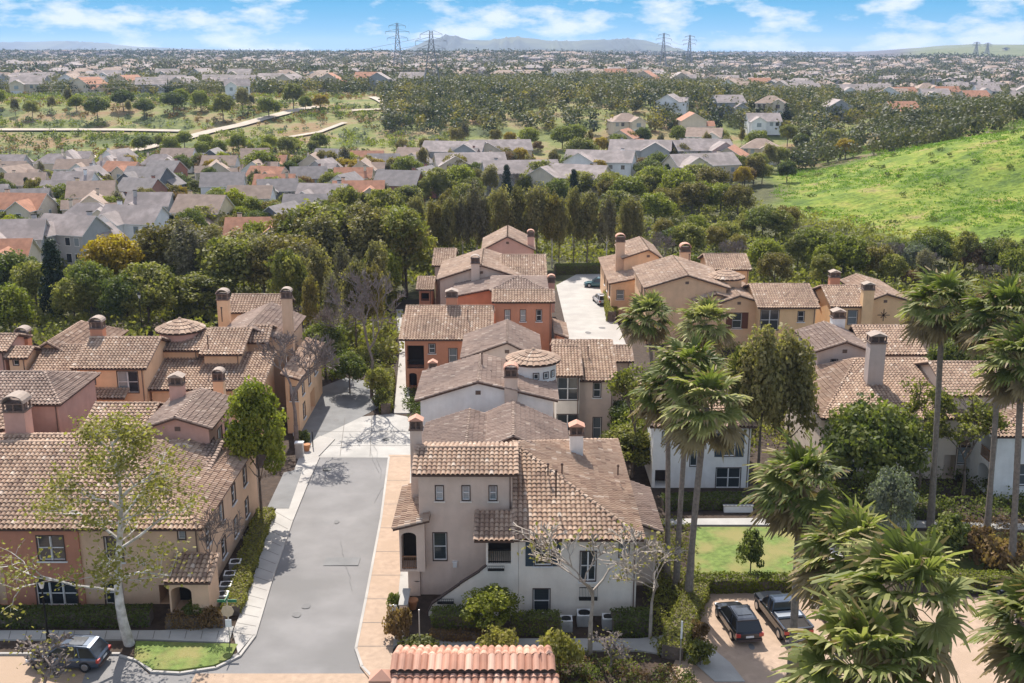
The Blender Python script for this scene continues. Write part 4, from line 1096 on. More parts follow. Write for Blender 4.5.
def palm_crown(e, seed, Rr=2.6, nf=34, wind=(-.35, -.1), droop=1.45):
    rg = np.random.default_rng(seed); Q = []; V = []; mi = []; st = MB()
    for k in range(nf):
        t = (k+1.5)/nf; a = k*2.39996+rg.uniform(-.2, .2)
        el = math.radians(82-t*128)+rg.uniform(-.12, .12)     # young upright -> old hanging
        d = np.array([math.cos(a)*math.cos(el), math.sin(a)*math.cos(el), math.sin(el)])
        d = d+np.array([wind[0], wind[1], 0])*.5*math.cos(el); d /= np.linalg.norm(d)
        pl = Rr*.56*rg.uniform(.85, 1.1)
        b0 = np.array([0, 0, -.25*t]); p1 = b0+d*pl*.6+np.array([0, 0, .08]); p2 = b0+d*pl-np.array([0, 0, .12*pl])
        st.tube([b0, p1, p2], [.035, .025, .018], n=3, cap=False)
        dd = p2-p1; dd /= np.linalg.norm(dd)
        side = np.cross(dd, [0, 0, 1.0]); side /= np.linalg.norm(side)+1e-9; nrm = np.cross(side, dd)
        roll = rg.uniform(-.6, .6); side, nrm = side*math.cos(roll)+nrm*math.sin(roll), nrm*math.cos(roll)-side*math.sin(roll)
        fv = rg.uniform(.15, .75); ns = 24; fl = Rr*.58*rg.uniform(.85, 1.15); old = t > .74
        for j in range(ns):
            an = math.radians(-118+236*j/(ns-1)); w = .10*Rr/2.6
            ld = dd*math.cos(an)+side*math.sin(an); ls = -dd*math.sin(an)+side*math.cos(an)
            L_ = fl*(1-.3*abs(j/(ns-1)*2-1))*rg.uniform(.7, 1.12)
            pts = []; cur = p2.copy(); dirv = ld+nrm*.18
            g = np.array([wind[0]*.7, wind[1]*.7, -1.0])
            for s_ in range(4):
                pts.append(cur.copy()); dirv = dirv+g*(.0 if s_ == 0 else .16*s_*droop)*rg.uniform(.7, 1.3); dirv /= np.linalg.norm(dirv); cur = cur+dirv*L_/3
            ws = (.015, w*.8, w*.75, .012); zz = (1 if j % 2 else -1)*.03
            for s_ in range(3):
                a0, a1 = pts[s_], pts[s_+1]
                Q.append([a0-ls*ws[s_]+nrm*zz, a0+ls*ws[s_]-nrm*zz, a1+ls*ws[s_+1]-nrm*zz, a1-ls*ws[s_+1]+nrm*zz])
                V.append(np.clip(fv+rg.normal(0, .10)+(.3 if s_ == 2 else 0), 0, 1)); mi.append(1 if (old or (s_ == 2 and rg.random() < .3)) else 0)
    quads('crown', Q, V, [LM['palm'], LM['palmdry']], mi, e); st.build('leaf_stems', M['lime_stem'], e)
M['lime_stem'] = simple('pale palm stems', (.34, .30, .12), .6, .15, 3)
def palm_tree(label, bx, by, cx_, cy_, sc=1.0, tr=.2, seed=0, wind=(-.35, -.1), nf=34, y=None, zb=0, group='tall fan palms'):
    if y is None: B = at(bx, by, 0)
    else: B = Vector((at_y(bx, by, y).x, y, 0))
    top = at_y(cx_, cy_, B.y); h = top.z
    e = empty('palm_tree', (B.x, B.y, 0)); tag(e, label, 'palm tree', group)
    lean = top.x-B.x; mb = MB(); pts = []; rs = []
    n = 46
    for k in range(n+1):
        t = k/n; pts.append((lean*t**1.4, .15*math.sin(t*3), h*t-.2*(1-t))); rs.append(tr*(1.35-.5*min(1, t*3) if t < .33 else .87)*(1+.05*(k % 2)))
    mb.tube(pts, rs, n=10); mb.build('trunk', M['palmbark'], e, org=Vector((0, 0, 0)))
    sk = MB()
    tmp = empty('crown_holder', (0, 0, 0)); palm_crown(tmp, seed, 2.6*sc, nf, wind)
    for ch in KID.pop(tmp.name):
        ch.parent = e; ch.location = (lean, .1, h); KID.setdefault(e.name, []).append(ch)
    bpy.data.objects.remove(tmp)
    # dead skirt below the crown
    Q = []; rg = np.random.default_rng(seed+5)
    for k in range(260):
        a = rg.uniform(0, 6.28); r0 = tr*1.1; z0 = h-rg.uniform(.1, .9); o = np.array([lean, .1, 0])
        d = np.array([math.cos(a), math.sin(a), 0]); p0 = o+d*r0+[0, 0, z0]; p1 = o+d*(r0+rg.uniform(.15, .7)*sc)+[0, 0, z0-rg.uniform(.5, 1.5)*sc]
        s_ = np.array([-d[1], d[0], 0])*.06; Q.append([p0-s_, p0+s_, p1+s_*.6, p1-s_*.6])
    quads('skirt', Q, rg.uniform(0, 1, len(Q)), [LM['palmdry']], parent=e)
    return e
for _n, (_e, _h, _u) in PROTO.items(): pass
REG = []   # (object, base phrase, place phrase, group)
def put(sp, x, y, h, w=None, base=None, place=None, group=None, label=None, cat=None, z=None, kind_cat='tree'):
    e0, H, used = PROTO[sp]
    if used: e = copy_tree(e0)
    else: e = e0
    used.append(e)
    k = h/H; kw = k if w is None else w
    e.location = (x, y, (tz(x, y) if z is None else z)-.05); e.scale = (kw, kw, k); e.rotation_euler = (0, 0, random.uniform(0, 6.28))
    e['category'] = cat or ('bush' if 'bush' in sp else 'shrub' if 'shrub' in sp or sp == 'twiggy' else 'tree')
    if label:
        e['label'] = label
        if group: e['group'] = group
        elif 'group' in e: del e['group']
    else: REG.append((e, base, place, group))
    return e
RX = {'oak': 4.2, 'oak2': 3.8, 'ochre': 2.7, 'dusty': 2.6, 'ochre2': 3.6, 'mix': 3.8, 'mix2': 3.2, 'broad': 2.9, 'broad2': 3.6, 'euca': 3.1, 'euca2': 3.4, 'gold': 3.6, 'rust': 3.4, 'lime': 2.8, 'cyp': 2.4, 'silver': 2.5, 'smallgreen': 2.2,
      'darkshrub': 1.3, 'bush': 1.0, 'bushy': 1.2, 'bushr': 1.2, 'bushg': 1.1, 'bare': 4.2, 'bare2': 4.2, 'crape': 2.8, 'sycamore': 5.2, 'twiggy': 1.5, 'sparse': 3.0}
def tpx(sp, px, by, ty, wpx=None, label=None, **k):
    B = on_ground(px, by); t_ = at_y(px, ty, B.y); h = t_.z-B.z
    dep = B.y*CP+(CH-B.z-h/2)*SP
    w = None if wpx is None else wpx/F*dep/2/RX[sp]
    return put(sp, B.x, B.y, h, w, label=label, **k)
for _n in ('bare', 'bare2', 'crape', 'sycamore', 'twiggy', 'sparse'):
    _c = np.concatenate([np.array([v.co[:2] for v in ch.data.vertices]) for ch in KID[PROTO[_n][0].name]])
    RX[_n] = float(np.percentile(np.hypot(_c[:, 0], _c[:, 1]), 97))
# named trees near the townhouses
T = tpx
T('broad', 262, 520, 378, 62, 'dense yellow-green street tree beside the pink townhouse at the left of the road')
T('sycamore', 130, 645, 424, 232, 'tall white-barked sycamore with thin new leaves before the red and tan corner townhouse')
T('bare', 297, 448, 338, 110, 'bare grey tree at the left edge of the paved junction')
T('bare2', 372, 398, 262, 92, 'bare grey spreading tree left of the terracotta orange townhouse')
T('bare', 340, 375, 300, 60, 'bare twiggy tree at the far end of the asphalt drive')
T('euca', 757, 486, 328, 50, 'olive brown columnar tree right of the white shuttered townhouse')
T('euca2', 785, 480, 335, 52, 'rusty-tinged olive tree against the left wall of the grey townhouse')
T('mix2', 738, 476, 345, 40, 'narrow olive tree touching the right corner of the white shuttered townhouse')
T('oak', 869, 512, 404, 108, 'broad dark green tree in front of the grey townhouse')
T('silver', 886, 562, 468, 48, 'silver-leaved small tree on the grassy court')
T('darkshrub', 750, 576, 528, 28, 'dark upright shrub on the lawn behind the parked cars')
T('darkshrub', 946, 564, 512, 42, 'dark upright shrub on the right side of the grassy court')
T('crape', 590, 655, 520, 150, 'leafless tan street tree before the cream facade of the corner townhouse')
T('crape', 650, 640, 540, 110, 'slender bare tree at the right corner of the corner townhouse')
T('smallgreen', 492, 640, 588, 62, 'small feathery green tree in front of the entrance recess')
T('sparse', 632, 478, 362, 58, 'light green slender tree between the turret townhouse and the palms')
T('sparse', 918, 500, 385, 60, 'sparse-leaved tree between the grey townhouse and the tall palm')
T('sparse', 962, 505, 400, 66, 'sparse-leaved tree in front of the cream townhouse far right')
T('bare2', 215, 605, 505, 62, 'small bare reddish tree beside the right wall of the front-left townhouse')
T('cyp', 58, 318, 240, 36, 'dark narrow conifer at the upper left beyond the townhouse roofs')
T('gold', 116, 306, 236, 66, 'large golden orange tree behind the tan townhouse on the left')
T('oak', 93, 322, 262, 52, 'round green tree just right of the dark narrow conifer')
T('broad2', 12, 340, 285, 52, 'bright green round tree at the left picture edge')
T('broad2', 382, 306, 250, 46, 'yellow-green round tree left of the far brown townhouse')
T('mix', 150, 325, 262, 60, 'olive green tree right of the large golden orange tree')
T('mix', 205, 318, 272, 66, 'olive green tree behind the dome turret of the tan townhouse')
T('oak2', 128, 330, 275, 48, 'dark green tree below the large golden orange tree')
T('twiggy', 610, 672, 640, 62, 'leafless twiggy shrub beside the curved walk at the bottom')
T('twiggy', 45, 700, 648, 100, 'leafless twiggy shrub covering the front of the grey car')
T('bushy', 497, 668, 630, 44, 'yellow-green bush above the left half of the carport roof')
T('bushy', 559, 672, 632, 46, 'yellow-green bush at the right end of the carport roof')
T('bushr', 401, 640, 604, 32, 'dark reddish bush beside the white post at the stair foot')
T('bushg', 394, 612, 592, 16, 'clipped round green bush at the paver strip')
T('bush', 420, 655, 638, 40, 'low green bush beside the walk left of the carport')
T('bushr', 212, 628, 604, 26, 'golden brown bush beside the stop sign')
T('bushg', 196, 622, 600, 30, 'green bush in front of the entry porch')
T('bushg', 302, 446, 430, 18, 'clipped green bush at the junction kerb')
T('bush', 382, 410, 388, 16, 'green bush at the start of the walk left of the orange townhouse')
T('bush', 700, 668, 640, 30, 'low green bush right of the curved walk')
T('bushr', 700, 640, 620, 26, 'orange flowered bush left of the parked black car')
T('bushr', 972, 560, 522, 52, 'orange brown bush bed beside the white right-edge townhouse')
T('bushr', 1003, 575, 535, 52, 'orange brown bush at the right picture edge beside the white wall')
T('oak', 350, 394, 352, 38, 'dark green tree at the far end of the asphalt drive')
T('oak2', 326, 378, 322, 50, 'dark green tree between the left townhouse row and the asphalt drive')
T('mix', 378, 402, 368, 26, 'small dark green tree beside the walk to the orange townhouse')
# palms
palm_tree('middle palm of the close trio right of the corner townhouse, brightest crown', 688, 604, 706, 408, 1.25, .24, 1)
palm_tree('left palm of the close trio right of the corner townhouse', 667, 578, 668, 392, 1.05, .2, 2)
palm_tree('rear palm of the close trio, crown just above the other two', 676, 588, 690, 372, 1.1, .2, 3)
palm_tree('palm in front of the peach townhouse beside the concrete drive', 655, 432, 648, 318, 1.15, .2, 4)
palm_tree('palm just right of the one beside the concrete drive', 712, 445, 706, 324, 1.15, .2, 5)
palm_tree('very tall palm before the cream townhouse at the right', 930, 528, 943, 306, 1.25, .24, 6)
palm_tree('tall palm with pale sunlit crown near the right picture edge', 985, 552, 1003, 318, 1.3, .22, 7)
palm_tree('palm cut by the right picture edge, hanging lighter crown', 1010, 580, 1022, 362, 1.25, .24, 8)
palm_tree('windswept palm whose trunk rises right of the parked pickup truck', 790, 700, 802, 486, 1.15, .25, 9, (-.8, -.3))
palm_tree('windswept palm crown between the pickup truck and the big foreground palm', 830, 760, 850, 556, 1.15, .26, 10, (-.8, -.3))
palm_tree('big foreground palm with wide drooping fans over the parking area', 905, 940, 905, 602, 1.25, .28, 11, (-.9, -.3), 34)
palm_tree('foreground palm fans filling the bottom of the picture right of the truck', 850, 990, 858, 672, 1.2, .26, 12, (-.6, -.3))
palm_tree('palm crown cut by the bottom right corner of the picture', 1040, 900, 1046, 632, 1.15, .26, 13, (-.5, -.3))
# hedges (box of leaves)
def hedge(label, pts, h, w, mat='oak', leaf=.16, dens=170, name='hedge'):
    P = [at(a, b_, 0) for a, b_ in pts]; e = empty(name, tuple(P[0])); tag(e, label, 'hedge', 'clipped hedges'); C = []; N = []
    core = MB()
    for a, c in zip(P, P[1:]):
        L_ = (c-a).length; d = np.array(((c-a)/L_)[:]); s_ = np.array([-d[1], d[0], 0]); a_ = np.array((a-P[0])[:])
        n = int(dens*L_*(h*2+w)); u = RNG.uniform(0, L_, n); f = RNG.uniform(0, 2*h+w, n)
        side = np.where(f < h, -w/2, np.where(f < h+w, f-h-w/2, w/2)); z = np.where(f < h, f, np.where(f < h+w, h, f-h-w))
        nn = np.where((f < h)[:, None], -s_[None], np.where((f < h+w)[:, None], np.array([[0, 0, 1.]]), s_[None]))
        wob = .08*np.sin(u*2.3+z*3)
        C.append(a_+u[:, None]*d+(side[:, None]+wob[:, None])*s_+z[:, None]*[0, 0, 1]+RNG.normal(0, .05, (n, 3))); N.append(nn)
        core.obox((a+c)/2+Vector((0, 0, h*.45)), (c-a)/2, Vector(s_)*(w*.42), Vector((0, 0, h*.45)))
    C = np.concatenate(C); quads('leaves', leaves(C, np.concatenate(N), leaf), RNG.uniform(.1, .9, len(C)), [LM[mat]], parent=e)
    core.build('branches', M['bark'], e)
hedge('long clipped hedge along the foot of the front-left townhouse', [(-40, 624), (120, 623), (152, 622)], 1.0, 1.3, 'oak')
hedge('clipped hedge between the porch and the stop sign', [(168, 627), (225, 626)], .9, 1.1, 'rust')
hedge('clipped hedge left of the entrance recess of the corner townhouse', [(432, 631), (480, 631)], 1.5, 1.3, 'oak')
hedge('low reddish hedge before the left end of the cream facade', [(430, 640), (492, 640)], .6, .7, 'rust')
hedge('clipped hedge under the lower window of the cream facade', [(512, 632), (560, 631)], 1.2, 1.2, 'oak')
hedge('clipped hedge at the right end of the cream facade', [(612, 632), (650, 631)], 1.3, 1.6, 'oak')
hedge('green hedge between the lawn and the parked cars', [(692, 590), (775, 590), (850, 588)], 1.1, 1.2, 'broad')
hedge('green hedge along the right side of the parking area', [(930, 588), (1000, 590), (1060, 592)], 1.2, 1.2, 'broad')
hedge('hedge between the left sidewalk and the townhouse side wall', [(232, 616), (244, 578), (261, 529), (267, 516)], .8, 1.3, 'mix')
hedge('hedge in front of the white shuttered townhouse', [(662, 508), (745, 506)], 1.0, 1.5, 'oak')
hedge('hedge before the grey townhouse beyond the court path', [(800, 512), (940, 516)], 1.0, 1.5, 'oak')
hedge('clipped hedge along the walk left of the orange townhouse', [(386, 414), (389, 378)], 1.2, 1.2, 'mix')
hedge('dark hedge at the end of the concrete drive', [(555, 274), (640, 272)], 1.6, 2.0, 'oak')
hedge('green hedge beside the concrete drive under the peach townhouse', [(612, 322), (608, 300)], 1.6, 1.4, 'mix')
hedge('bushy hedge right of the three palms', [(672, 660), (690, 612), (700, 590)], 1.0, 1.6, 'mix')
# belts
def belt(n, pxr, byr, hr, spp, place, group, wf=1.0, jit=True):
    for k in range(n):
        px = pxr[0]+(pxr[1]-pxr[0])*(k+random.uniform(.1, .9))/n; by = random.uniform(*byr); B = on_ground(px, by)
        sp = random.choice(spp); h = random.uniform(*hr)*(.75 if sp in ('lime', 'rust', 'gold') else 1)
        w = h/PROTO[sp][1]*random.uniform(.85, 1.2)*wf
        put(sp, B.x, B.y, h, w, base=BASE[sp], place=place, group=group)
BASE = {'oak': 'dark green oak', 'oak2': 'dense dark green oak', 'mix': 'olive green round tree', 'mix2': 'olive green upright tree', 'broad': 'yellow-green upright tree', 'broad2': 'yellow-green round tree',
        'euca': 'olive brown eucalyptus', 'euca2': 'open-crowned eucalyptus', 'ochre': 'yellow-brown eucalyptus', 'dusty': 'dusty brown eucalyptus', 'ochre2': 'yellow-brown round tree', 'gold': 'golden tree', 'rust': 'reddish brown tree', 'lime': 'lime green round tree', 'cyp': 'dark conifer', 'bare': 'bare grey tree', 'bare2': 'bare spreading tree', 'silver': 'silvery tree', 'sparse': 'slender sparse tree'}
EU = ['euca', 'euca', 'euca2', 'mix2', 'mix', 'oak2', 'ochre', 'dusty', 'dusty', 'ochre2']
belt(16, (410, 640), (266, 272), (12, 15), ['euca', 'ochre', 'euca2', 'mix2', 'dusty', 'dusty', 'euca'], 'in the belt behind the far brown townhouse', 'trees in the belt behind the townhouses', .6)
belt(14, (300, 412), (282, 300), (11, 14), EU, 'left of the far brown townhouse', 'trees left of the far brown townhouse')
belt(9, (284, 388), (318, 352), (9, 12), ['euca', 'euca2', 'dusty', 'mix2', 'ochre'], 'beyond the left townhouse row and the bare trees', 'trees beyond the left townhouse row', .65)
belt(12, (800, 1045), (262, 284), (4.5, 7), ['mix', 'rust', 'bare', 'oak', 'mix', 'silver', 'broad2'], 'along the lower edge of the green hillside', 'trees along the lower edge of the hillside')
belt(14, (170, 330), (286, 312), (9, 12.5), EU+['oak', 'mix'], 'behind the dome-turret townhouse', 'trees behind the dome-turret townhouse')
belt(9, (-10, 190), (296, 330), (5.5, 8), ['mix', 'oak', 'mix', 'broad2', 'oak2'], 'beyond the far-left townhouse roofs', 'trees beyond the far-left roofs')
belt(16, (320, 640), (244, 256), (9, 12), EU+['dusty', 'broad2', 'rust', 'ochre'], 'in the woodland strip below the lavender roofs', 'trees in the woodland strip', .8)
belt(12, (200, 460), (250, 268), (6.5, 10), ['mix', 'ochre2', 'dusty', 'euca2', 'broad2', 'rust'], 'between the left suburb and the townhouses', 'trees between suburb and townhouses')
belt(17, (655, 1040), (274, 292), (5.5, 8), ['mix', 'oak', 'ochre2', 'broad2', 'rust', 'bare', 'mix2', 'dusty'], 'right behind the peach and yellow townhouses', 'trees at the foot of the green hillside')
belt(15, (610, 790), (238, 266), (5, 7.5), ['mix', 'ochre2', 'broad2', 'oak', 'bare2', 'ochre2'], 'at the foot of the green hillside', 'trees at the foot of the green hillside')
belt(12, (600, 740), (205, 230), (7, 10), ['mix', 'ochre2', 'broad2', 'ochre2'], 'left of the green hillside', 'trees left of the green hillside')
belt(10, (870, 1040), (285, 335), (4, 7), ['rust', 'mix', 'rust', 'sparse', 'bare', 'oak'], 'behind the right-hand palms', 'trees behind the right-hand palms')
belt(8, (905, 1040), (330, 400), (4, 7), ['mix', 'sparse', 'oak', 'sparse'], 'between the right-hand palms and the yellow townhouse', 'trees among the right-hand palms')
belt(7, (625, 650), (430, 480), (3, 5), ['mix', 'broad2', 'oak'], 'in the gap left of the palm trio', 'small trees left of the palm trio')
# suburb trees
SUB = ['ochre2', 'ochre2', 'broad2', 'mix', 'oak', 'mix', 'broad2', 'gold', 'lime', 'euca2', 'mix2', 'oak2', 'bare', 'cyp']
for (a, b_, y0, y1, n, hr, plc) in ((-10, 330, 236, 252, 18, (4, 7), 'in the nearest street of the left suburb'), (-10, 340, 214, 230, 22, (4, 6.5), 'in the second street of the left suburb'), (-10, 430, 192, 208, 26, (4, 7), 'in the third street of the left suburb'),
                                   (150, 470, 172, 184, 22, (6, 10), 'along the back of the left suburb'), (330, 480, 205, 238, 12, (5, 8), 'beside the red-roofed house'), (430, 700, 198, 214, 20, (7, 10), 'below the lavender townhomes'), (430, 760, 166, 190, 34, (6, 10), 'among the lavender townhomes'), (400, 850, 146, 160, 30, (6, 9), 'in the middle of the valley suburb')):
    belt(n, (a, b_), (y0, y1), hr, SUB if y0 > 185 else ['mix', 'oak', 'dusty', 'broad2', 'gold', 'ochre2', 'ochre', 'rust', 'ochre2'], plc, 'trees '+plc)
belt(20, (640, 790), (160, 192), (6, 9), ['mix', 'oak', 'mix', 'gold', 'euca2', 'rust', 'oak2'], 'beyond the crest of the green hillside', 'trees beyond the green hillside')

def brush(label, poly, n, h, mat, leaf=.2, per=40, name='undergrowth'):
    xs = [p[0] for p in poly]; ys_ = [p[1] for p in poly]; C = []
    while len(C) < n:
        x, y = random.uniform(min(xs), max(xs)), random.uniform(min(ys_), max(ys_)); ins = False
        for i in range(len(poly)):
            (x1, y1), (x2, y2) = poly[i], poly[i-1]
            if (y1 > y) != (y2 > y) and x < (x2-x1)*(y-y1)/(y2-y1)+x1: ins = not ins
        if ins: C.append(at(x, y, 0)[:])
    C = np.array(C); Q = []; V = []; base = RNG.uniform(.1, .9, n); hh = RNG.uniform(*h, n)
    for i in range(per):
        d = sphere_pts(n); p_ = C+d*np.stack([hh*.8, hh*.8, hh*.45], 1); p_[:, 2] += hh*.5; Q.append(leaves(p_, d+[0, 0, .3], leaf)); V.append(np.clip(base+RNG.normal(0, .15, n), 0, 1))
    tag(quads(name, np.concatenate(Q), np.concatenate(V), [LM[mat]]), label, 'undergrowth', kind='stuff')
brush('low green planting between the peach townhouse and the grey townhouse', [(655, 345), (800, 345), (805, 420), (770, 470), (700, 425), (640, 420)], 260, (.6, 1.8), 'mix', .28)
brush('dark planting along the foot of the grey and cream townhouses', [(770, 480), (960, 470), (1030, 455), (1040, 520), (960, 520), (790, 512)], 300, (.5, 1.5), 'oak', .22)
brush('planting around the base of the three palms', [(655, 520), (690, 520), (700, 600), (690, 655), (660, 655), (650, 600)], 150, (.4, 1.1), 'mix', .18)
brush('planting bed in front of the corner townhouse along the walk', [(430, 655), (640, 655), (650, 668), (690, 675), (700, 700), (560, 700), (550, 668), (430, 668)], 130, (.3, .8), 'oak', .15)
brush('reddish groundcover in front of the corner townhouse', [(560, 660), (680, 664), (700, 700), (560, 700)], 70, (.25, .6), 'rust', .14)
brush('ground cover beside the far right white townhouse', [(960, 520), (1040, 520), (1060, 580), (985, 575)], 110, (.3, .9), 'rust', .16)
brush('planting along the foot of the terracotta and white townhouses', [(405, 388), (430, 392), (418, 430), (405, 412)], 40, (.4, 1.0), 'oak', .2)
brush('green slope planting between left row and asphalt drive', [(300, 350), (345, 355), (345, 376), (305, 392), (290, 420), (285, 400)], 110, (.5, 1.4), 'broad', .25)
brush('green planting beneath the bare trees left of the orange townhouse', [(345, 340), (396, 335), (392, 380), (372, 378), (345, 372)], 120, (.5, 1.5), 'mix', .25)
# ------------------------------------------------------------------ suburb houses
M['roofl'] = simple('lavender grey shingles', (.35, .285, .26), .9, .22, .8, c2=(.26, .215, .195), sc2=.3)
M['roofg'] = simple('slate grey shingles', (.25, .215, .20), .9, .18, .8)
M['roofr'] = simple('orange clay roof', (.40, .185, .11), .9, .2, .9)
M['rooft'] = simple('tan brown shingles', (.33, .235, .18), .9, .18, .8)
M['farw'] = stucco('far house wall', (.36, .32, .31)); M['farr'] = simple('far roof', (.22, .18, .17), .9, .3, .02); M['wh'] = stucco('house white', (.80, .79, .78)); M['bg'] = stucco('house beige', (.66, .56, .44)); M['gy'] = stucco('house grey', (.40, .40, .40)); M['bl'] = stucco('house slate blue', (.16, .17, .19)); M['br'] = stucco('house brick', (.34, .17, .13)); M['yl'] = stucco('house cream yellow', (.70, .58, .38))
def house_proto(wall, roof, W, D, h, wing, chim, seed, simple_=False, nm='house'):
    rg = random.Random(seed); e = empty(nm, (0, 0, 0))
    def block(x0, x1, y0, y1, h, kind, s=.52, o=.5):
        w = MB(); r = MB(); Wd, Dd = x1-x0, y1-y0
        if kind == 'gx':
            m_ = (y0+y1)/2; zr = h+s*Dd/2
            w.box(x0, x1, y0, y1, 0, h); w.q([(x0, y0, h), (x0, y1, h), (x0, m_, zr)]); w.q([(x1, y1, h), (x1, y0, h), (x1, m_, zr)])
            A, B = [(x0-o, y0-o, h-s*o), (x1+o, y0-o, h-s*o), (x1+o, m_, zr), (x0-o, m_, zr)], [(x1+o, y1+o, h-s*o), (x0-o, y1+o, h-s*o), (x0-o, m_, zr), (x1+o, m_, zr)]
        elif kind == 'gy':
            m_ = (x0+x1)/2; zr = h+s*Wd/2
            w.box(x0, x1, y0, y1, 0, h); w.q([(x1, y0, h), (x0, y0, h), (m_, y0, zr)]); w.q([(x0, y1, h), (x1, y1, h), (m_, y1, zr)])
            A, B = [(x0-o, y1+o, h-s*o), (x0-o, y0-o, h-s*o), (m_, y0-o, zr), (m_, y1+o, zr)], [(x1+o, y0-o, h-s*o), (x1+o, y1+o, h-s*o), (m_, y1+o, zr), (m_, y0-o, zr)]
        else:
            w.box(x0, x1, y0, y1, 0, h); my = (y0+y1)/2; k = Dd/2; zr = h+s*k
            c = [(x0-o, y0-o, h-s*o), (x1+o, y0-o, h-s*o), (x1+o, y1+o, h-s*o), (x0-o, y1+o, h-s*o)]; R0, R1 = (x0+k, my, zr), (x1-k, my, zr)
            for f in ([c[0], c[1], R1, R0], [c[2], c[3], R0, R1], [c[1], c[2], R1], [c[3], c[0], R0]):
                r.q([(a, b, z+.12) for a, b, z in f])
            for i in range(4): r.q([c[i], c[(i+1) % 4], tuple(Vector(c[(i+1) % 4])+Vector((0, 0, .12))), tuple(Vector(c[i])+Vector((0, 0, .12)))], 1)
            return w, r
        for f in (A, B):
            r.q([(a, b, z+.14) for a, b, z in f]); r.q([(a, b, z+.01) for a, b, z in reversed(f)], 1)
            for i in range(len(f)): 
                a, b = f[i], f[(i+1) % 4]; r.q([(a[0], a[1], a[2]+.01), (b[0], b[1], b[2]+.01), (b[0], b[1], b[2]+.14), (a[0], a[1], a[2]+.14)], 1)
        return w, r
    bl = [block(-W/2, W/2, -D/2, D/2, h, 'gx' if wing != 2 else 'hip')]
    gx0, gx1 = (-W/2+.4, -W/2+.4+W*.45) if seed % 2 else (W/2-.4-W*.45, W/2-.4)
    if wing: bl.append(block(gx0, gx1, -D/2-3.2, -D/2+2, h*(1 if seed % 3 else .62), 'gy'))
    if wing == 3: bl.append(block(-W/2+W*.5, W/2+2.2, D/2-4.4, D/2+2.6, h*.7, 'gy'))
    for w, r in bl: w.build('wall', M[wall], e); r.build('roof', [M[roof], M['sash']], e)
    def win(x, y, z, w, hh, ax):
        f = MB(); p = MB(); t = .09
        if ax == 'y-': f.box(x-w/2-t, x+w/2+t, y-.06, y-.003, z-hh/2-t, z+hh/2+t); p.q([(x-w/2, y-.065, z-hh/2), (x+w/2, y-.065, z-hh/2), (x+w/2, y-.065, z+hh/2), (x-w/2, y-.065, z+hh/2)])
        else:
            s = 1 if ax == 'x+' else -1
            f.box(*sorted((x+s*.003, x+s*.06)), y-w/2-t, y+w/2+t, z-hh/2-t, z+hh/2+t); p.q([(x+s*.065, y-w/2, z-hh/2), (x+s*.065, y+w/2, z-hh/2), (x+s*.065, y+w/2, z+hh/2), (x+s*.065, y-w/2, z+hh/2)])
        if simple_: p.build('window', M['glass'], e)
        else:
            o = f.build('window', M['sash'], e); p.build('pane', M['glass'], o)
    fx = [x for x in (-W*.38, -W*.2, W*.02, W*.2, W*.38) if not (wing and gx0-.8 < x < gx1+.8)]
    for x in fx[:2 if simple_ else 3]:
        win(x, -D/2, h*.78, 1.3, 1.3, 'y-')
        if not simple_: win(x, -D/2, h*.28, 1.4, 1.5, 'y-')
    if wing:
        gm = (gx0+gx1)/2; yy = -D/2-3.2
        if h > 4.5 and seed % 3: win(gm, yy, h*.75, 1.8, 1.4, 'y-')
        gd = MB(); gd.box(gm-2.2, gm+2.2, yy-.05, yy+.02, .02, 2.3); gd.build('garage_door', M['sash'], e)
    if not simple_:
        for s, ax in ((1, 'x+'), (-1, 'x-')): win(s*W/2, D*.12, h*.76, 1.1, 1.2, ax); win(s*W/2, -D*.22, h*.3, 1.0, 1.3, ax)
    if chim:
        c = MB(); cx = rg.choice((-1, 1))*W*.32; c.box(cx-.5, cx+.5, D*.1, D*.1+.8, h*.5, h+.42*D/2+1.1); o = c.build('chimney', M[wall], e)
        k = MB(); k.box(cx-.58, cx+.58, D*.1-.08, D*.1+.88, h+.42*D/2+1.1, h+.42*D/2+1.25); k.build('chimney_cap', M['dark'], o)
    return e
HP = []
cw = {'wh': 'white', 'bg': 'beige', 'gy': 'grey', 'bl': 'slate blue', 'br': 'brick', 'yl': 'cream'}; cr_ = {'roofl': 'lavender grey', 'roofg': 'slate grey', 'roofr': 'orange clay', 'rooft': 'tan brown'}
for i, (w, r, W, D, h, wg, ch) in enumerate((('wh', 'roofl', 15, 10, 5.6, 1, 1), ('bg', 'rooft', 14, 11, 5.4, 3, 1), ('wh', 'roofg', 13, 10, 5.6, 1, 0), ('bg', 'roofl', 16, 10, 5.5, 2, 1), ('gy', 'roofl', 14, 10, 5.6, 3, 1), ('yl', 'rooft', 13, 11, 5.2, 1, 1),
        ('bl', 'roofg', 14, 10, 5.5, 3, 0), ('bg', 'roofr', 15, 10, 5.2, 1, 1), ('br', 'roofg', 14, 11, 5.5, 1, 1), ('wh', 'rooft', 15, 10, 5.6, 3, 0))):
    HP.append([house_proto(w, r, W, D, h, wg, ch, i+1), [], f'{cw[w]} house with {cr_[r]} roof'])
LH = [[house_proto(w, r, 24, 12, 7.0, wg, 1, s, nm='townhome'), [], f'{cw[w]} townhome block with {cr_[r]} roof'] for w, r, wg, s in (('gy', 'roofl', 3, 4), ('bg', 'roofl', 1, 5), ('wh', 'roofl', 3, 7))]
SH = [[house_proto(w, r, 13, 10, 5, wg, 0, s, True), [], f'{cw[w]} house with {cr_[r]} roof'] for w, r, wg, s in (('wh', 'roofl', 1, 1), ('bg', 'rooft', 2, 2), ('bg', 'roofr', 1, 3), ('wh', 'rooft', 3, 4), ('bg', 'roofl', 3, 5), ('gy', 'roofl', 1, 6))]
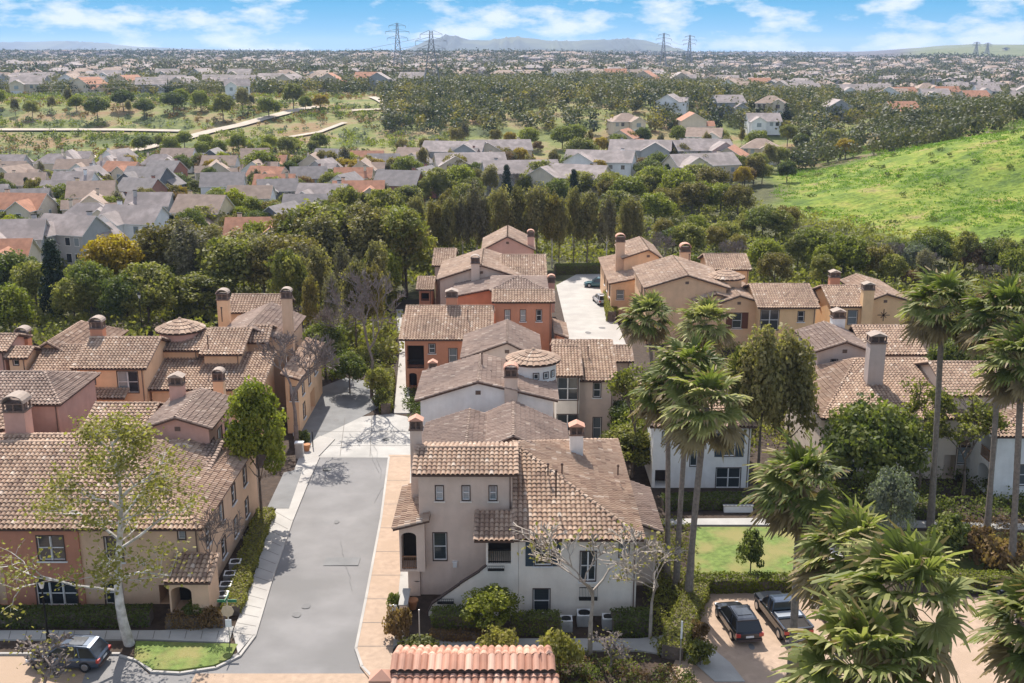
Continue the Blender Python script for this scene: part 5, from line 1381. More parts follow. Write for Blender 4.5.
def place(P, x, y, rot, place_, group, label=None, sc=1.0):
    e0, used, base = P
    e = copy_tree(e0) if used else e0
    used.append(e); e.location = (x, y, tz(x, y)-.15); e.rotation_euler = (0, 0, rot); e.scale = (sc, sc, sc*(1.12 if sc > .8 else 1.4)); e['category'] = 'house' if P not in LH else 'townhome'
    if label: e['label'] = label
    else: REG.append((e, base, place_, group))
    return e
OCC = []
def free(x, y, r):
    for a, b_, c in OCC:
        if (a-x)**2+(b_-y)**2 < (r+c)**2: return False
    OCC.append((x, y, r)); return True
# hand-placed houses (px, base py, proto, rot)
for (px, by, i, rot, lab) in ((138, 250, 0, -12, 'large white house with dark shutters nearest the townhouses in the left suburb'), (75, 262, 4, -18, 'grey house with a steep front gable behind the large golden tree'), (18, 268, 4, 10, 'grey house with white trim at the left picture edge'),
        (205, 236, 5, -10, 'cream house with tan roof right of the large white house'), (262, 262, 7, 5, 'low orange-roofed house just beyond the tree belt'), (95, 218, 5, 12, 'cream yellow house with twin front gables in the left suburb'), (150, 200, 6, -14, 'slate blue house with grey roof in the left suburb'),
        (25, 232, 7, -8, 'orange-roofed house near the left picture edge'), (225, 208, 2, 8, 'white house with slate roof in the middle of the left suburb'), (360, 216, 7, 4, 'house with bright orange clay roof in the centre left'), (400, 206, 8, -12, 'brick house with slate grey roof right of the orange-roofed one'),
        (325, 222, 4, -10, 'grey gabled house left of the orange-roofed one'), (0, 290, 7, 6, 'house with clay roof cut by the left picture edge'), (238, 98, 0, 14, 'long white house on top of the green slope')):
    B = on_ground(px, by); free(B.x, B.y, 8); place(HP[i], B.x, B.y, R(rot), None, None, lab, .76)
for (px, by, i, rot) in ((520, 195, 0, 10), (570, 200, 1, -25), (600, 182, 2, -15), (470, 185, 1, 10), (700, 186, 1, 20), (500, 168, 1, 8), (640, 168, 0, -10), (455, 170, 0, -12), (700, 168, 0, 14)):
    B = on_ground(px, by); free(B.x, B.y, 11); place(LH[i], B.x, B.y, R(rot), 'beyond the woodland strip', 'lavender-roofed townhomes', sc=.82)
RWN = ['nearest', 'second', 'third', 'fourth', 'fifth', 'sixth', 'seventh', 'eighth', 'farthest']
rows = [(218, -.52, -.17), (232, -.52, -.15), (246, -.5, -.13), (260, -.5, -.11), (275, -.5, -.09), (291, -.5, -.07), (308, -.5, -.03), (326, -.5, .0), (346, -.4, .02)]
for (yy, a, c) in rows:
    x = yy*a
    while x < yy*c:
        xx, y_ = x+random.uniform(-2, 2), yy+random.uniform(-4, 4)
        if free(xx, y_, 5.4): place(random.choice(HP), xx, y_, R(random.choice((0, 12, -18, 90, 70, -75, 180))), f'in the left suburb, {RWN[rows.index((yy, a, c))]} street', 'houses in the left suburb', sc=.66)
        x += random.choice((11.5, 12.5, 13.5, 18))
for k_, (yy, a, c) in enumerate(rows):
    x = yy*a
    while x < yy*c:
        sp = random.choice(['mix', 'ochre2', 'broad2', 'oak', 'gold', 'lime', 'rust', 'mix', 'dusty']); h = random.uniform(4.5, 7.5)
        put(sp, x+random.uniform(-3, 3), yy+random.choice((-1, -1, 1))*random.uniform(5.5, 7.5), h, h/PROTO[sp][1]*random.uniform(.75, 1), base=BASE[sp], place=f'along the {RWN[k_]} street of the left suburb', group='garden trees of the left suburb')
        x += random.choice((6, 8, 10, 14))
for yy in (345, 375, 405, 435, 470):
    x = yy*(.02 if yy < 400 else .10 if yy < 450 else .14)
    while x < yy*.5:
        xx, y_ = x+random.uniform(-3, 3), yy+random.uniform(-5, 5)
        if (xx < float(foot(y_))+(5 if y_ < 460 else 60)) and free(xx, y_, 9): place(random.choice(SH+[SH[4], SH[0]]), xx, y_, R(random.choice((0, 12, -14, 90, 70))), 'in the central valley suburb', 'houses in the central valley suburb', sc=.95)
        x += random.choice((20, 24, 30))
for yy, a, c in ((560, -.52, -.28), (600, -.52, -.1), (640, -.52, -.05), (600, .2, .5), (690, .12, .5), (730, -.5, -.12), (760, .05, .5)):
    x = yy*a
    while x < yy*c:
        xx, y_ = x+random.uniform(-4, 4), yy+random.uniform(-8, 8)
        if free(xx, y_, 9): place(random.choice(SH), xx, y_, R(random.choice((0, 12, -14, 90, 70))), 'on the plateau beyond the green slopes' if yy < 650 else 'in the far streets of the plateau', 'houses on the plateau', sc=1.1)
        x += random.uniform(23, 30)
# plateau / slope trees as individuals
belt(20, (-10, 330), (106, 123), (6, 11), ['mix', 'oak', 'gold', 'broad2', 'euca2'], 'along the upper edge of the green slope', 'trees along the upper edge of the green slope')
belt(16, (130, 330), (146, 160), (5, 8), ['mix', 'oak', 'lime', 'broad2'], 'at the bottom of the green slope', 'trees at the bottom of the green slope')
# distant stuff: woodland and town reading as one mass
def masses():
    rg = RNG; Q = []; V = []; 
    def clump(x, y, h, w, n, s):
        z = terr(x, y)
        k = len(x)
        c = np.stack([x, y, z], 1)
        for i in range(n):
            d = sphere_pts(k)*np.stack([w, w, h*.5], 1)*rg.uniform(.4, 1, (k, 1)); p = c+d; p[:, 2] += h*.55
            Q.append(leaves(p, d/np.linalg.norm(d, axis=1)[:, None]+[0, 0, .3], s[:, None] if np.ndim(s) else s)); V.append(np.clip(base+rg.normal(0, .12, k), 0, 1))
    out = {}
    # valley & plateau woodland
    for nm, mat, n, yr, hh in (('woodland', 'farmix', 4000, (430, 760), (5, 9)), ('woodland', 'ochre', 1500, (430, 760), (4, 8)), ('woodland', 'fardark', 1900, (430, 760), (4, 8)), ('woodland', 'farmix', 1500, (345, 430), (5, 9)), ('woodland', 'farmix', 3000, (760, 1700), (7, 12)), ('woodland', 'fardust', 4500, (770, 1800), (7, 12)), ('woodland', 'fardark', 6200, (760, 2200), (7, 12)), ('woodland', 'fardark', 12000, (1700, 4600), (8, 14)), ('woodland', 'cyp', 8000, (1900, 4600), (8, 14))):
        Q = []; V = []
        y = np.sqrt(rg.uniform(yr[0]**2, yr[1]**2, n)); x = rg.uniform(-.56, .56, n)*y
        keep = np.ones(n, bool)
        if yr[0] < 500:
            px = 512+F*x/(y*CP)
            keep = ((px > 380) & (px < 1024) & (x < foot(y)+150)) | ((px < 380) & (y > 545)) 
            if yr[0] == 345: keep = (x > foot(y)+8) & (x < foot(y)+130)
            keep &= (np.sin(x/21+3)*np.sin(y/17)+rg.normal(0, .5, n) > -.95)
        else:
            keep = (np.sin(x/60+y/90)+np.sin(y/55+2)*.7+rg.normal(0, .7, n) > -.6)
        keep &= ~((x > 950) & (y > 1500))
        x, y = x[keep], y[keep]; k = len(x); base = rg.uniform(.15, .9, k)
        h = rg.uniform(*hh, k); w = h*.5
        s = (1.15 if yr[0] < 500 else 2.6 if yr[0] < 800 else 3.8)
        clump(x, y, h, w, 75 if yr[0] < 500 else 17 if yr[0] < 800 else 9, s)
        o = quads(nm, np.concatenate(Q), np.concatenate(V), [LM[mat]]); tag(o, {'farmix': 'olive woodland', 'fardark': 'dark green woodland', 'fardust': 'brownish woodland', 'ochre': 'yellow-brown woodland', 'dusty': 'dusty grey-brown woodland', 'cyp': 'blackish green woodland'}[mat]+{345: ' just beyond the crest of the green hillside', 430: ' filling the valley beyond the suburb', 760: ' across the middle distance', 770: ' across the middle distance', 1700: ' scattered over the far town', 1900: ' scattered over the far town'}[yr[0]], 'woodland', kind='stuff')
    # greenbelt shrubs on the slope, left
    tp_ = np.array(TRP)
    for mat, n, lab in (('broad2', 2400, 'bright green scrub on the slope'), ('rust', 1300, 'reddish brown scrub on the slope'), ('silver', 1400, 'grey green scrub along the slope'), ('oak', 2200, 'dark green scrub on the slope')):
        Q = []; V = []
        y = rg.uniform(345, 550, n); px = rg.uniform(-20, 470, n); x = (px-512)/F*(y*.966+9)
        band = {'broad2': np.sin(y/9+x/60), 'rust': np.sin(y/12+2+x/80), 'silver': np.sin(y/10+4+x/50), 'oak': np.sin(y/14+1+x/40)}[mat]+rg.normal(0, .3, n)
        q = band > .25; q &= np.array([np.min((tp_[:, 0]-a)**2+(tp_[:, 1]-b_)**2) > 36 for a, b_ in zip(x, y)]); x, y = x[q], y[q]; k = len(x); base = rg.uniform(.2, .8, k)
        clump(x, y, rg.uniform(1, 2.6, k), rg.uniform(1.2, 2.6, k), 22, .8)
        o = quads('scrub', np.concatenate(Q), np.concatenate(V), [LM['broad' if mat == 'broad2' else mat]]); tag(o, lab+' above the left suburb', 'scrub', kind='stuff')
    # undergrowth between trees around the complex
    Q = []; V = []
    n = 5200; y = rg.uniform(118, 300, n); x = rg.uniform(-.55, .5, n)*y
    px = 512+F*x/(y*CP+9); fy = 341.5-F*(y*SP-37*CP)/(y*CP+37*SP)
    q = ((y > 172) & (y < 265) | (px < 395) & (px > 312) & (y > 128) | (px < 290) & (y > 130) | (px > 660) & (y > 142)) & ~((px > 540) & (px < 650) & (y < 190)) & (x < foot(y)+6-np.maximum(0, y-200)*.1)
    q &= ~((px > 290) & (px < 385) & (y < 133))
    x, y = x[q], y[q]; k = len(x); base = rg.uniform(.1, .9, k)
    clump(x, y, rg.uniform(1, 3, k), rg.uniform(1.3, 3, k), 36, .6)
    o = quads('undergrowth', np.concatenate(Q), np.concatenate(V), [LM['mix']]); tag(o, 'olive undergrowth beneath the tree belts around the townhouses', 'undergrowth', kind='stuff')
    # hillside grass clumps
    Q = []; V = []; n = 14000
    y = rg.uniform(185, 400, n); x = foot(y)+4+rg.uniform(0, 170, n)
    den = np.sin(x/9+y/13)*np.sin(y/21-x/17)+rg.normal(0, .45, n); q = den > .1; x, y = x[q], y[q]; k = len(x); base = rg.uniform(.2, .9, k)
    clump(x, y, rg.uniform(.15, .6, k), rg.uniform(.8, 2.6, k), 18, .4)
    o = quads('hillside_grass', np.concatenate(Q), np.concatenate(V), [LM['grassc']]); tag(o, 'lush bright green grass clumps on the hillside', 'grass', kind='stuff')
    Q = []; V = []; n = 70; y = rg.uniform(200, 330, n); x = foot(y)+rg.uniform(8, 120, n); k = n; base = rg.uniform(.1, .7, n)
    clump(x, y, rg.uniform(.6, 1.6, k), rg.uniform(.8, 2.2, k), 60, .45)
    o = quads('scrub', np.concatenate(Q), np.concatenate(V), [LM['oak']]); tag(o, 'scattered dark green scrub on the bright hillside', 'scrub', kind='stuff')
    # ground cover in court beds
masses()
# far houses one mass
for (n, ya, yb_, mat, rm, lab) in ((650, 790, 1900, 'bg', 'rooft', 'tan-roofed houses of the distant town'), (600, 790, 1900, 'farw', 'roofl', 'grey-roofed houses of the distant town'), (1100, 1900, 4300, 'farw', 'farr', 'grey houses spread along the horizon'), (700, 1900, 4300, 'farw', 'rooft', 'tan-roofed houses spread along the horizon')):
    mb = MB(); rg = random.Random(n)
    for k in range(n):
        y = math.sqrt(rg.uniform(ya**2, yb_**2)); y = y+rg.uniform(-8, 8); x = rg.uniform(-.55, .55)*y
        if x > 930 and y > 1500: continue
        z = tz(x, y); a = rg.uniform(0, 3.14); ux = Vector((math.cos(a), math.sin(a), 0)); uy = Vector((-ux.y, ux.x, 0)); W, D = rg.uniform(6, 9), rg.uniform(4.5, 6); h = rg.uniform(4.5, 6.5)
        c = Vector((x, y, z)); mb.obox(c+Vector((0, 0, h/2)), ux*W, uy*D, Vector((0, 0, h/2)))
        A = [c+ux*(W+.5)*sx+uy*(D+.5)*sy+Vector((0, 0, h)) for sx, sy in ((-1, -1), (1, -1), (1, 1), (-1, 1))]; r0 = c-ux*(W*.6)+Vector((0, 0, h+2.4)); r1 = c+ux*(W*.6)+Vector((0, 0, h+2.4))
        mb.q([A[0], A[1], r1, r0], 1); mb.q([A[2], A[3], r0, r1], 1); mb.q([A[1], A[2], r1], 1); mb.q([A[3], A[0], r0], 1)
    tag(mb.build('distant_houses', [M[mat], M[rm]]), lab, 'houses', kind='stuff')
# ------------------------------------------------------------------ pylons and wires
M['steel'] = simple('pylon steel', (.22, .23, .25), .6, metal=.3)
def pylon(px, py_top, y, label, arm=9, hh=None, base_w=4.5):
    t_ = at_y(px, py_top, y); z0 = tz(t_.x, y); h = t_.z-z0
    e = empty('pylon', (t_.x, y, z0)); tag(e, label, 'pylon', 'electricity pylons'); mb = MB(); r = .15*max(y, 700)/800
    def half(f): return base_w*(1-f)**1.4+.7
    lv = [0, .2, .38, .52, .64, .74, .83, .91, 1]
    cn = lambda f: [Vector((sx*half(f), sy*half(f), h*f)) for sx, sy in ((-1, -1), (1, -1), (1, 1), (-1, 1))]
    for f0, f1 in zip(lv, lv[1:]):
        A, B = cn(f0), cn(f1)
        for i in range(4):
            j = (i+1) % 4; mb.tube([A[i], B[i]], [r, r], 4, cap=False); mb.tube([A[i], B[j]], [r*.6]*2, 3, cap=False); mb.tube([A[j], B[i]], [r*.6]*2, 3, cap=False); mb.tube([B[i], B[j]], [r*.6]*2, 3, cap=False)
    mb.build('tower', M['steel'], e, org=Vector((0, 0, 0)))
    for f, L in ((.72, arm), (.84, arm*1.15), (.95, arm*.8)):
        c = MB()
        for s in (-1, 1):
            tip = Vector((s*L, 0, h*f)); w = half(f)
            for yy in (-w, w): c.tube([(s*w, yy, h*f), tip], [r*.8]*2, 3, cap=False); c.tube([(s*w, yy, h*f+2), tip], [r*.7]*2, 3, cap=False)
            c.tube([tip, tip-Vector((0, 0, 2.2))], [r*.8]*2, 4)
        c.build('crossarm', M['steel'], e, org=Vector((0, 0, 0)))
    return t_.x, y, z0, h
p1 = pylon(431, 31, 570, 'nearest lattice pylon left of the mountain', 7); p2 = pylon(397, 23, 980, 'tall lattice pylon left of the nearest one, against the sky', 9)
p3 = pylon(664, 33, 1500, 'lattice pylon at the right end of the mountain', 9); p4 = pylon(690, 35, 1650, 'lattice pylon right of the one at the mountain end', 9)
pylon(977, 42, 2600, 'small distant pylon on the far right green hill', 9); pylon(988, 43, 2700, 'second small distant pylon on the far right green hill', 9); pylon(1006, 48, 2900, 'smallest distant pylon at the far right', 9)
def wire(a, b_, sag, label, r=.09):
    mb = MB(); pts = []
    for k in range(25):
        t = k/24; p = Vector(a).lerp(Vector(b_), t); p.z -= sag*4*t*(1-t); pts.append(p)
    mb.tube(pts, [r]*25, 3, cap=False); o = mb.build('power_line', M['metal']); tag(o, label, 'wire', 'power lines')
for s, f, nm in ((9, .72, 'lower'), (9, .84, 'middle')):
    wire((p3[0]+s, p3[1], p3[2]+p3[3]*f-2), (p4[0]+s, p4[1], p4[2]+p4[3]*f-2), 5, nm+' power line between the two pylons at the mountain end', .15)
for s, f, nm in ((-7, .72, 'lower'), (-7, .84, 'middle'), (-6, .95, 'upper')):
    wire((p1[0]+s, p1[1], p1[2]+p1[3]*f-2), (-330, 470, 24+f*6), 12, nm+' power line running from the nearest pylon to the left edge')
    wire((p2[0]+s, p2[1], p2[2]+p2[3]*f-2), (p1[0]+s, p1[1], p1[2]+p1[3]*f-2), 6, nm+' power line between the two left pylons')
# ------------------------------------------------------------------ vehicles
def paint(name, c, met=.4):
    m, nt, b = mk(name); b.inputs['Base Color'].default_value = (*c, 1); b.inputs['Metallic'].default_value = met; b.inputs['Roughness'].default_value = .28
    b.inputs['Coat Weight'].default_value = .8; b.inputs['Coat Roughness'].default_value = .06; return m
M['pblack'] = paint('black car paint', (.012, .015, .025)); M['pgrey'] = paint('blue grey car paint', (.055, .075, .11)); M['pwhite'] = paint('white truck paint', (.6, .6, .62), .1)
M['psilver'] = paint('silver car paint', (.42, .44, .47)); M['pteal'] = paint('teal car paint', (.03, .10, .12)); M['tyre'] = simple('tyre rubber', (.02, .02, .02), .9)
M['cglass'] = paint('car glass', (.01, .012, .015), 0); M['redl'] = paint('red tail light', (.45, .02, .015), 0); M['headl'] = paint('headlight', (.7, .7, .72), 0); M['rim'] = paint('alloy wheel', (.35, .35, .37), .8)
def loft(mb, secs, mi=0, caps=True):
    n = len(secs[0]); i0 = len(mb.v)
    for s in secs: mb.v += [tuple(p) for p in s]
    for k in range(len(secs)-1):
        for j in range(n):
            a = i0+k*n+j; b_ = i0+k*n+(j+1) % n
            mb.f.append((a, b_, b_+n, a+n)); mb.m.append(mi); mb.a.append(.5)
    if caps:
        mb.f.append(tuple(i0+j for j in reversed(range(n)))); mb.m.append(mi); mb.a.append(.5)
        k = i0+(len(secs)-1)*n; mb.f.append(tuple(k+j for j in range(n))); mb.m.append(mi); mb.a.append(.5)
def car(label, px, py, rot, kind='suv', pm='pblack', L=4.7, W=1.88, H=1.65, roofm=None, pos=None):
    p = at(px, py, 0) if pos is None else Vector(pos)
    e = empty('parked_car' if kind != 'truck' else 'pickup_truck', (p.x, p.y, .03), R(rot)); tag(e, label, 'car' if kind != 'truck' else 'pickup truck')
    Z = Vector((0, 0, 0)); w = W/2; zb = H*.60
    def sec(x, wf, zl, zt, tz_=.93):
        a = w*wf; return [(x, -a*.9, zl), (x, -a, zl+.18), (x, -a, zt-.16), (x, -a*tz_, zt-.02), (x, -a*.6, zt+.02), (x, a*.6, zt+.02), (x, a*tz_, zt-.02), (x, a, zt-.16), (x, a, zl+.18), (x, a*.9, zl)]
    h = L/2; mb = MB()
    if kind != 'truck':
        loft(mb, [sec(-h, .82, .38, zb-.12), sec(-h+.12, .93, .28, zb), sec(-h+.7, 1, .24, zb), sec(0, 1, .22, zb-.02), sec(h-1.25, 1, .24, zb-.04), sec(h-.5, .96, .26, zb-.14), sec(h-.12, .86, .3, zb-.28), sec(h, .72, .36, zb-.36)])
    else:
        loft(mb, [sec(-h, .95, .5, zb-.02), sec(-h+.1, 1, .42, zb), sec(-h+.2, 1, .4, zb), sec(-.55, 1, .38, zb), sec(0, 1, .36, zb), sec(h-1.4, 1, .38, zb-.02), sec(h-.3, .96, .4, zb-.1), sec(h, .86, .45, zb-.22)])
    body = mb.build('body', M[pm], e, org=Z, smooth=False)
    def gs(x, wb, z0, z1, wt):
        return [(x, -w*wb, z0), (x, -w*wt, z1), (x, w*wt, z1), (x, w*wb, z0)]
    g = MB(); x0, x1, x2, x3 = ((-h+.12, -h+.62, h-2.15, h-1.3) if kind != 'truck' else (-.5, -.35, h-2.2, h-1.45))
    zr = H
    loft(g, [gs(x0, .88, zb-.05, zb+.02, .86), gs(x1, .9, zb-.05, zr-.06, .74), gs((x1+x2)/2, .91, zb-.05, zr-.02, .76), gs(x2, .91, zb-.05, zr-.06, .74), gs(x3, .9, zb-.05, zb, .86)])
    g.build('windows', M['cglass'], e, org=Z)
    r = MB(); loft(r, [gs(x1-.06, .75, zr-.10, zr-.04, .72), gs(x1+.15, .765, zr-.08, zr-.0, .72), gs((x1+x2)/2, .775, zr-.05, zr+.03, .73), gs(x2-.1, .765, zr-.08, zr, .72), gs(x2+.06, .75, zr-.11, zr-.06, .72)])
    for s in (-1, 1):
        for (xa, za, xb, zb2) in ((x1, zr-.06, x0, zb), (x2, zr-.06, x3, zb), ((x1+x2)/2-.1, zr-.04, (x1+x2)/2-.1, zb), (x1+.75, zr-.05, x1+.6, zb)):
            r.tube([(xa, s*w*.755, za), (xb, s*w*.905, zb2)], [.04, .045], 4)
        r.tube([(x1+.1, s*w*.66, zr+.07), (x2-.2, s*w*.66, zr+.07)], [.025, .025], 4)
    r.build('roof', M[roofm or pm], e, org=Z)
    if kind == 'truck':
        bd = MB(); bd.box(-h+.16, -.62, -w*.82, w*.82, zb+.0, zb+.03); bd.build('bed', M['dark'], e, org=Z)
        for k in range(1):
            ra = MB()
            for s in (-1, 1): ra.box(-h+.05, -.55, s*w*.97-.06, s*w*.97+.06, zb+.01, zb+.12)
            ra.box(-h, -h+.1, -w*.95, w*.95, zb-.45, zb+.1); ra.box(-.62, -.55, -w*.9, w*.9, zb, zb+.12); ra.build('bed_rails', M['pblack'], e, org=Z)
        tb = MB(); tb.box(-1.35, -.66, -w*.84, w*.84, zb+.04, zb+.18); tb.build('toolbox', M['psilver'], e, org=Z)
    else:
        pr = MB(); pr.box(x1+.5, x2-.55, -w*.5, w*.5, zr+.032, zr+.04); pr.build('sunroof', M['cglass'], e, org=Z)
    for s in (-1, 1):
        for xw in (-h+.9, h-.92):
            rr = .36 if kind != 'truck' else .42
            t_ = MB(); t_.tube([(xw, s*w*.80, rr), (xw, s*w*.84, rr), (xw, s*(w+.01), rr), (xw, s*(w+.02), rr)], [rr*.9, rr, rr, rr*.92], 20); wh = t_.build('wheel', M['tyre'], e, org=Z)
            q_ = MB(); q_.tube([(xw, s*(w+.015), rr), (xw, s*(w+.035), rr)], [rr*.62, rr*.55], 12); q_.build('rim', M['rim'], wh, org=Z)
        l_ = MB(); l_.box(-h-.02, -h+.16, *sorted((s*w*.98, s*w*.66)), zb-.30, zb-.08); l_.build('tail_light', M['redl'], e, org=Z)
        l_ = MB(); l_.box(h-.28, h-.06, *sorted((s*w*.88, s*w*.58)), zb-.46, zb-.30); l_.build('headlight', M['headl'], e, org=Z)
        m_ = MB(); m_.box(x3-.35, x3-.15, *sorted((s*w*.98, s*(w+.17))), zb-.02, zb+.13); m_.build('side_mirror', M[pm], e, org=Z)
    pl = MB(); pl.box(-h-.025, -h-.005, -.26, .26, zb-.36, zb-.22); pl.build('number_plate', M['sash'], e, org=Z)
    bu = MB(); bu.box(-h-.06, -h+.05, -w*.88, w*.88, .34, .50); bu.build('bumper', M['trim' if kind != 'truck' else 'metal'], e, org=Z)
    return e
car('black estate-style car parked on the pavers, leftmost of the row by the lawn', 737, 628, 98, 'suv', 'pblack', 4.7, 1.88, 1.6)
car('dark pickup truck with silver toolbox parked right of the black car', 781, 624, 99, 'truck', 'pblack', 5.6, 2.0, 1.9, 'pgrey')
car('silver car almost hidden by palm fans right of the pickup truck', 832, 618, 98, 'suv', 'psilver', 4.6, 1.85, 1.55)
car('dark blue car with paler blue grey roof cut by the right picture edge', 1020, 612, 88, 'suv', 'pblack', 4.7, 1.9, 1.7, 'pgrey')  # roof takes a lighter paint than the body
car('blue grey hatchback SUV parked at the bottom left beside the lamp post', 69, 664, 176, 'suv', 'pgrey', 4.75, 1.88, 1.6, 'pgrey')
car('teal car parked at the far end of the concrete drive', 598, 287, 172, 'suv', 'pteal', 4.6, 1.85, 1.55)
car('white car parked against the peach townhouse wall', 601, 303, 100, 'suv', 'pwhite', 4.5, 1.85, 1.5)
car('white car parked beneath the trees behind the middle townhouses', 640, 256, 20, 'suv', 'pwhite', 4.6, 1.85, 1.6)
car('pale car parked in the valley street beyond the brick house', 368, 168, 5, 'suv', 'pwhite', 4.6, 1.85, 1.6, pos=tuple(on_ground(366, 186)))
# ------------------------------------------------------------------ street furniture
def thing(name, label, cat, x, y, parts, group=None, z=0):
    e = empty(name, (x, y, z)); tag(e, label, cat, group)
    for nm, mb, m in parts: mb.build(nm, M[m] if isinstance(m, str) else m, e, org=Vector((0, 0, 0)))
    return e
M['signback'] = simple('bare aluminium sign back', (.55, .43, .30), .5); M['green'] = simple('green street sign', (.03, .16, .08), .5); M['wht'] = simple('white sign', (.75, .75, .75), .5)
p = at(230, 642, 0)
po = MB(); po.tube([(0, 0, 0), (0, 0, 3.0)], [.04, .04], 6)
oc = MB(); oc.tube([(0, -.03, 2.25), (0, -.055, 2.25)], [.42, .42], 8, cap=True)
wb = MB(); wb.box(-.2, .2, -.055, -.03, 1.1, 1.65)
gs_ = MB(); gs_.box(-.62, .62, -.02, .02, 2.86, 3.05); g2 = MB(); g2.box(-.02, .02, -.5, .5, 3.08, 3.26)
thing('stop_sign', 'stop sign seen from behind with green street blades above, on the left corner', 'road sign', p.x, p.y, [('pole', po, 'metal'), ('sign_plate', oc, 'signback'), ('small_plate', wb, 'wht'), ('street_blade', gs_, 'green'), ('street_blade', g2, 'green')])
def post(label, px, py, h, plate=None, name='sign_post'):
    p = at(px, py, 0); a = MB(); a.tube([(0, 0, 0), (0, 0, h)], [.045, .04], 6); pr = [('pole', a, 'metal')]
    if plate: b_ = MB(); b_.box(-plate[0], plate[0], -.07, -.045, h-plate[1], h); pr.append(('sign_plate', b_, 'wht'))
    return thing(name, label, 'post', p.x, p.y, pr)
post('thin pale metal post above the left end of the carport roof', 420, 652, 3.0)
post('short post with small white plate in the reddish bush', 394, 632, 2.0, (.24, .5))
post('thin pale post beside the curved walk, right of the twiggy shrub', 680, 664, 3.0, (.06, 1.2))
post('small white sign on a post at the end of the asphalt drive', 353, 384, 2.0, (.3, .55))
post('small white sign beside the clipped hedge at the junction', 378, 396, 2.0, (.3, .55))
def lamp(label, px, py, h=4.6):
    p = at(px, py, 0); a = MB(); a.tube([(0, 0, 0), (0, 0, .9), (0, 0, .95), (0, 0, h-.55)], [.14, .11, .07, .05], 10)
    a2 = MB(); a2.tube([(0, 0, h-.55), (0, 0, h-.45), (0, 0, h-.05)], [.1, .13, .22], 8); c_ = MB(); c_.tube([(0, 0, h-.05), (0, 0, h+.1), (0, 0, h+.3)], [.27, .22, .03], 8)
    return thing('street_lamp', label, 'street lamp', p.x, p.y, [('pole', a, 'iron'), ('lantern', a2, 'sash'), ('lantern_cap', c_, 'iron')], 'black lantern street lamps')
lamp('black lantern street lamp beside the parked blue grey car', 49, 645)
lamp('black lantern street lamp beyond the turret of the tan townhouse', 143, 338, 6)
def acunit(label, x, y, rz=0, w=.8):
    e = empty('air_conditioner', (x, y, .05), rz); tag(e, label, 'air conditioner', 'air conditioning units along the walls')
    a = MB(); a.box(-w/2, w/2, -w/2, w/2, 0, .8); 
    for k in range(9): a.box(-w/2-.012, w/2+.012, -w/2-.012, w/2+.012, .08+k*.08, .11+k*.08)
    a.build('casing', M['metal'], e, org=Vector((0, 0, 0)))
    f = MB(); f.tube([(0, 0, .80), (0, 0, .84)], [w*.42, w*.40], 16); f.build('fan_grille', M['iron'], e, org=Vector((0, 0, 0)))
    l = MB(); l.box(-w/2-.01, w/2+.01, -w/2-.01, -w/2+.12, .8, .83); l.box(-w/2-.01, w/2+.01, w/2-.12, w/2+.01, .8, .83); l.box(-w/2, -w/2+.08, -w/2+.12, w/2-.12, .8, .83); l.box(w/2-.08, w/2, -w/2+.12, w/2-.12, .8, .83); l.build('top_frame', M['sash'], e, org=Vector((0, 0, 0)))
for px, py, lb in ((566, 630, 'left air conditioner at the foot of the cream facade'), (608, 628, 'right air conditioner at the foot of the cream facade')):
    p = at(px, py, 0); acunit(lb, p.x, p.y)
p = at(584, 624, 0); acunit('middle air conditioner at the foot of the cream facade, nearest the wall', p.x, p.y, 0, .95)
for (px, py), lb in zip(((223, 605), (226.5, 595), (230.5, 584), (236, 572)), ('nearest the stop sign', 'second from the stop sign', 'third from the stop sign', 'farthest from the stop sign')):
    p = at(px, py, 0); acunit('air conditioner in the row by the left townhouse side wall, '+lb, p.x, p.y, .1)
# utility cabinets and pots
p = at(300, 458, 0); a = MB(); a.box(-.35, .35, -.3, .3, 0, 1.5); b_ = MB(); b_.box(-.4, .4, -.35, .35, 1.5, 1.6)
thing('mail_cabinet', 'grey pedestal mailbox cabinet at the left kerb of the junction', 'mailbox', p.x, p.y, [('cabinet', a, 'metal'), ('lid', b_, 'sash')])
M['pot'] = simple('terracotta pot', (.45, .20, .09), .8)
for (px, py, lb) in ((307, 452, 'orange terracotta pot beside the mailbox cabinet'), (413, 610, 'terracotta pot at the foot of the outside stair')):
    p = at(px, py, 0); a = MB(); a.tube([(0, 0, 0), (0, 0, .55), (0, 0, .6), (0, 0, .7)], [.22, .34, .4, .38], 14)
    thing('flower_pot', lb, 'pot', p.x, p.y, [('pot', a, 'pot')], None, .1)
p = at(313, 448, 0); a = MB(); a.tube([(0, 0, 0), (0, 0, 1.7)], [.06, .05], 6); thing('bollard', 'slim dark post at the junction kerb right of the mailbox cabinet', 'post', p.x, p.y, [('pole', a, 'iron')])
# entry step wall beside the stair
p = at(405, 612, 0); a = MB(); a.box(-.25, .25, -1.1, 1.1, 0, 1.1); c_ = MB(); c_.box(-.31, .31, -1.16, 1.16, 1.1, 1.18)
thing('low_wall', 'low mauve garden wall with cap at the stair foot beside the paver strip', 'wall', p.x, p.y, [('wall', a, 'mauve'), ('coping', c_, 'conc')])
p = at(845, 520, 0); a = MB()
for k in range(9): a.obox((math.cos(k*.39)*1.6-1.6, math.sin(k*.39)*.3*k/4, .25), (.33, 0, 0), (0, .12, 0), (0, 0, .35))
p = at(738, 512, 0); a = MB(); a.box(-1.2, 1.2, -.15, .15, 0, .55); c_ = MB(); c_.box(-1.26, 1.26, -.2, .2, .55, .62)
thing('low_wall', 'low white garden wall at the corner of the white shuttered townhouse', 'wall', p.x, p.y, [('wall', a, 'white'), ('coping', c_, 'conc')])
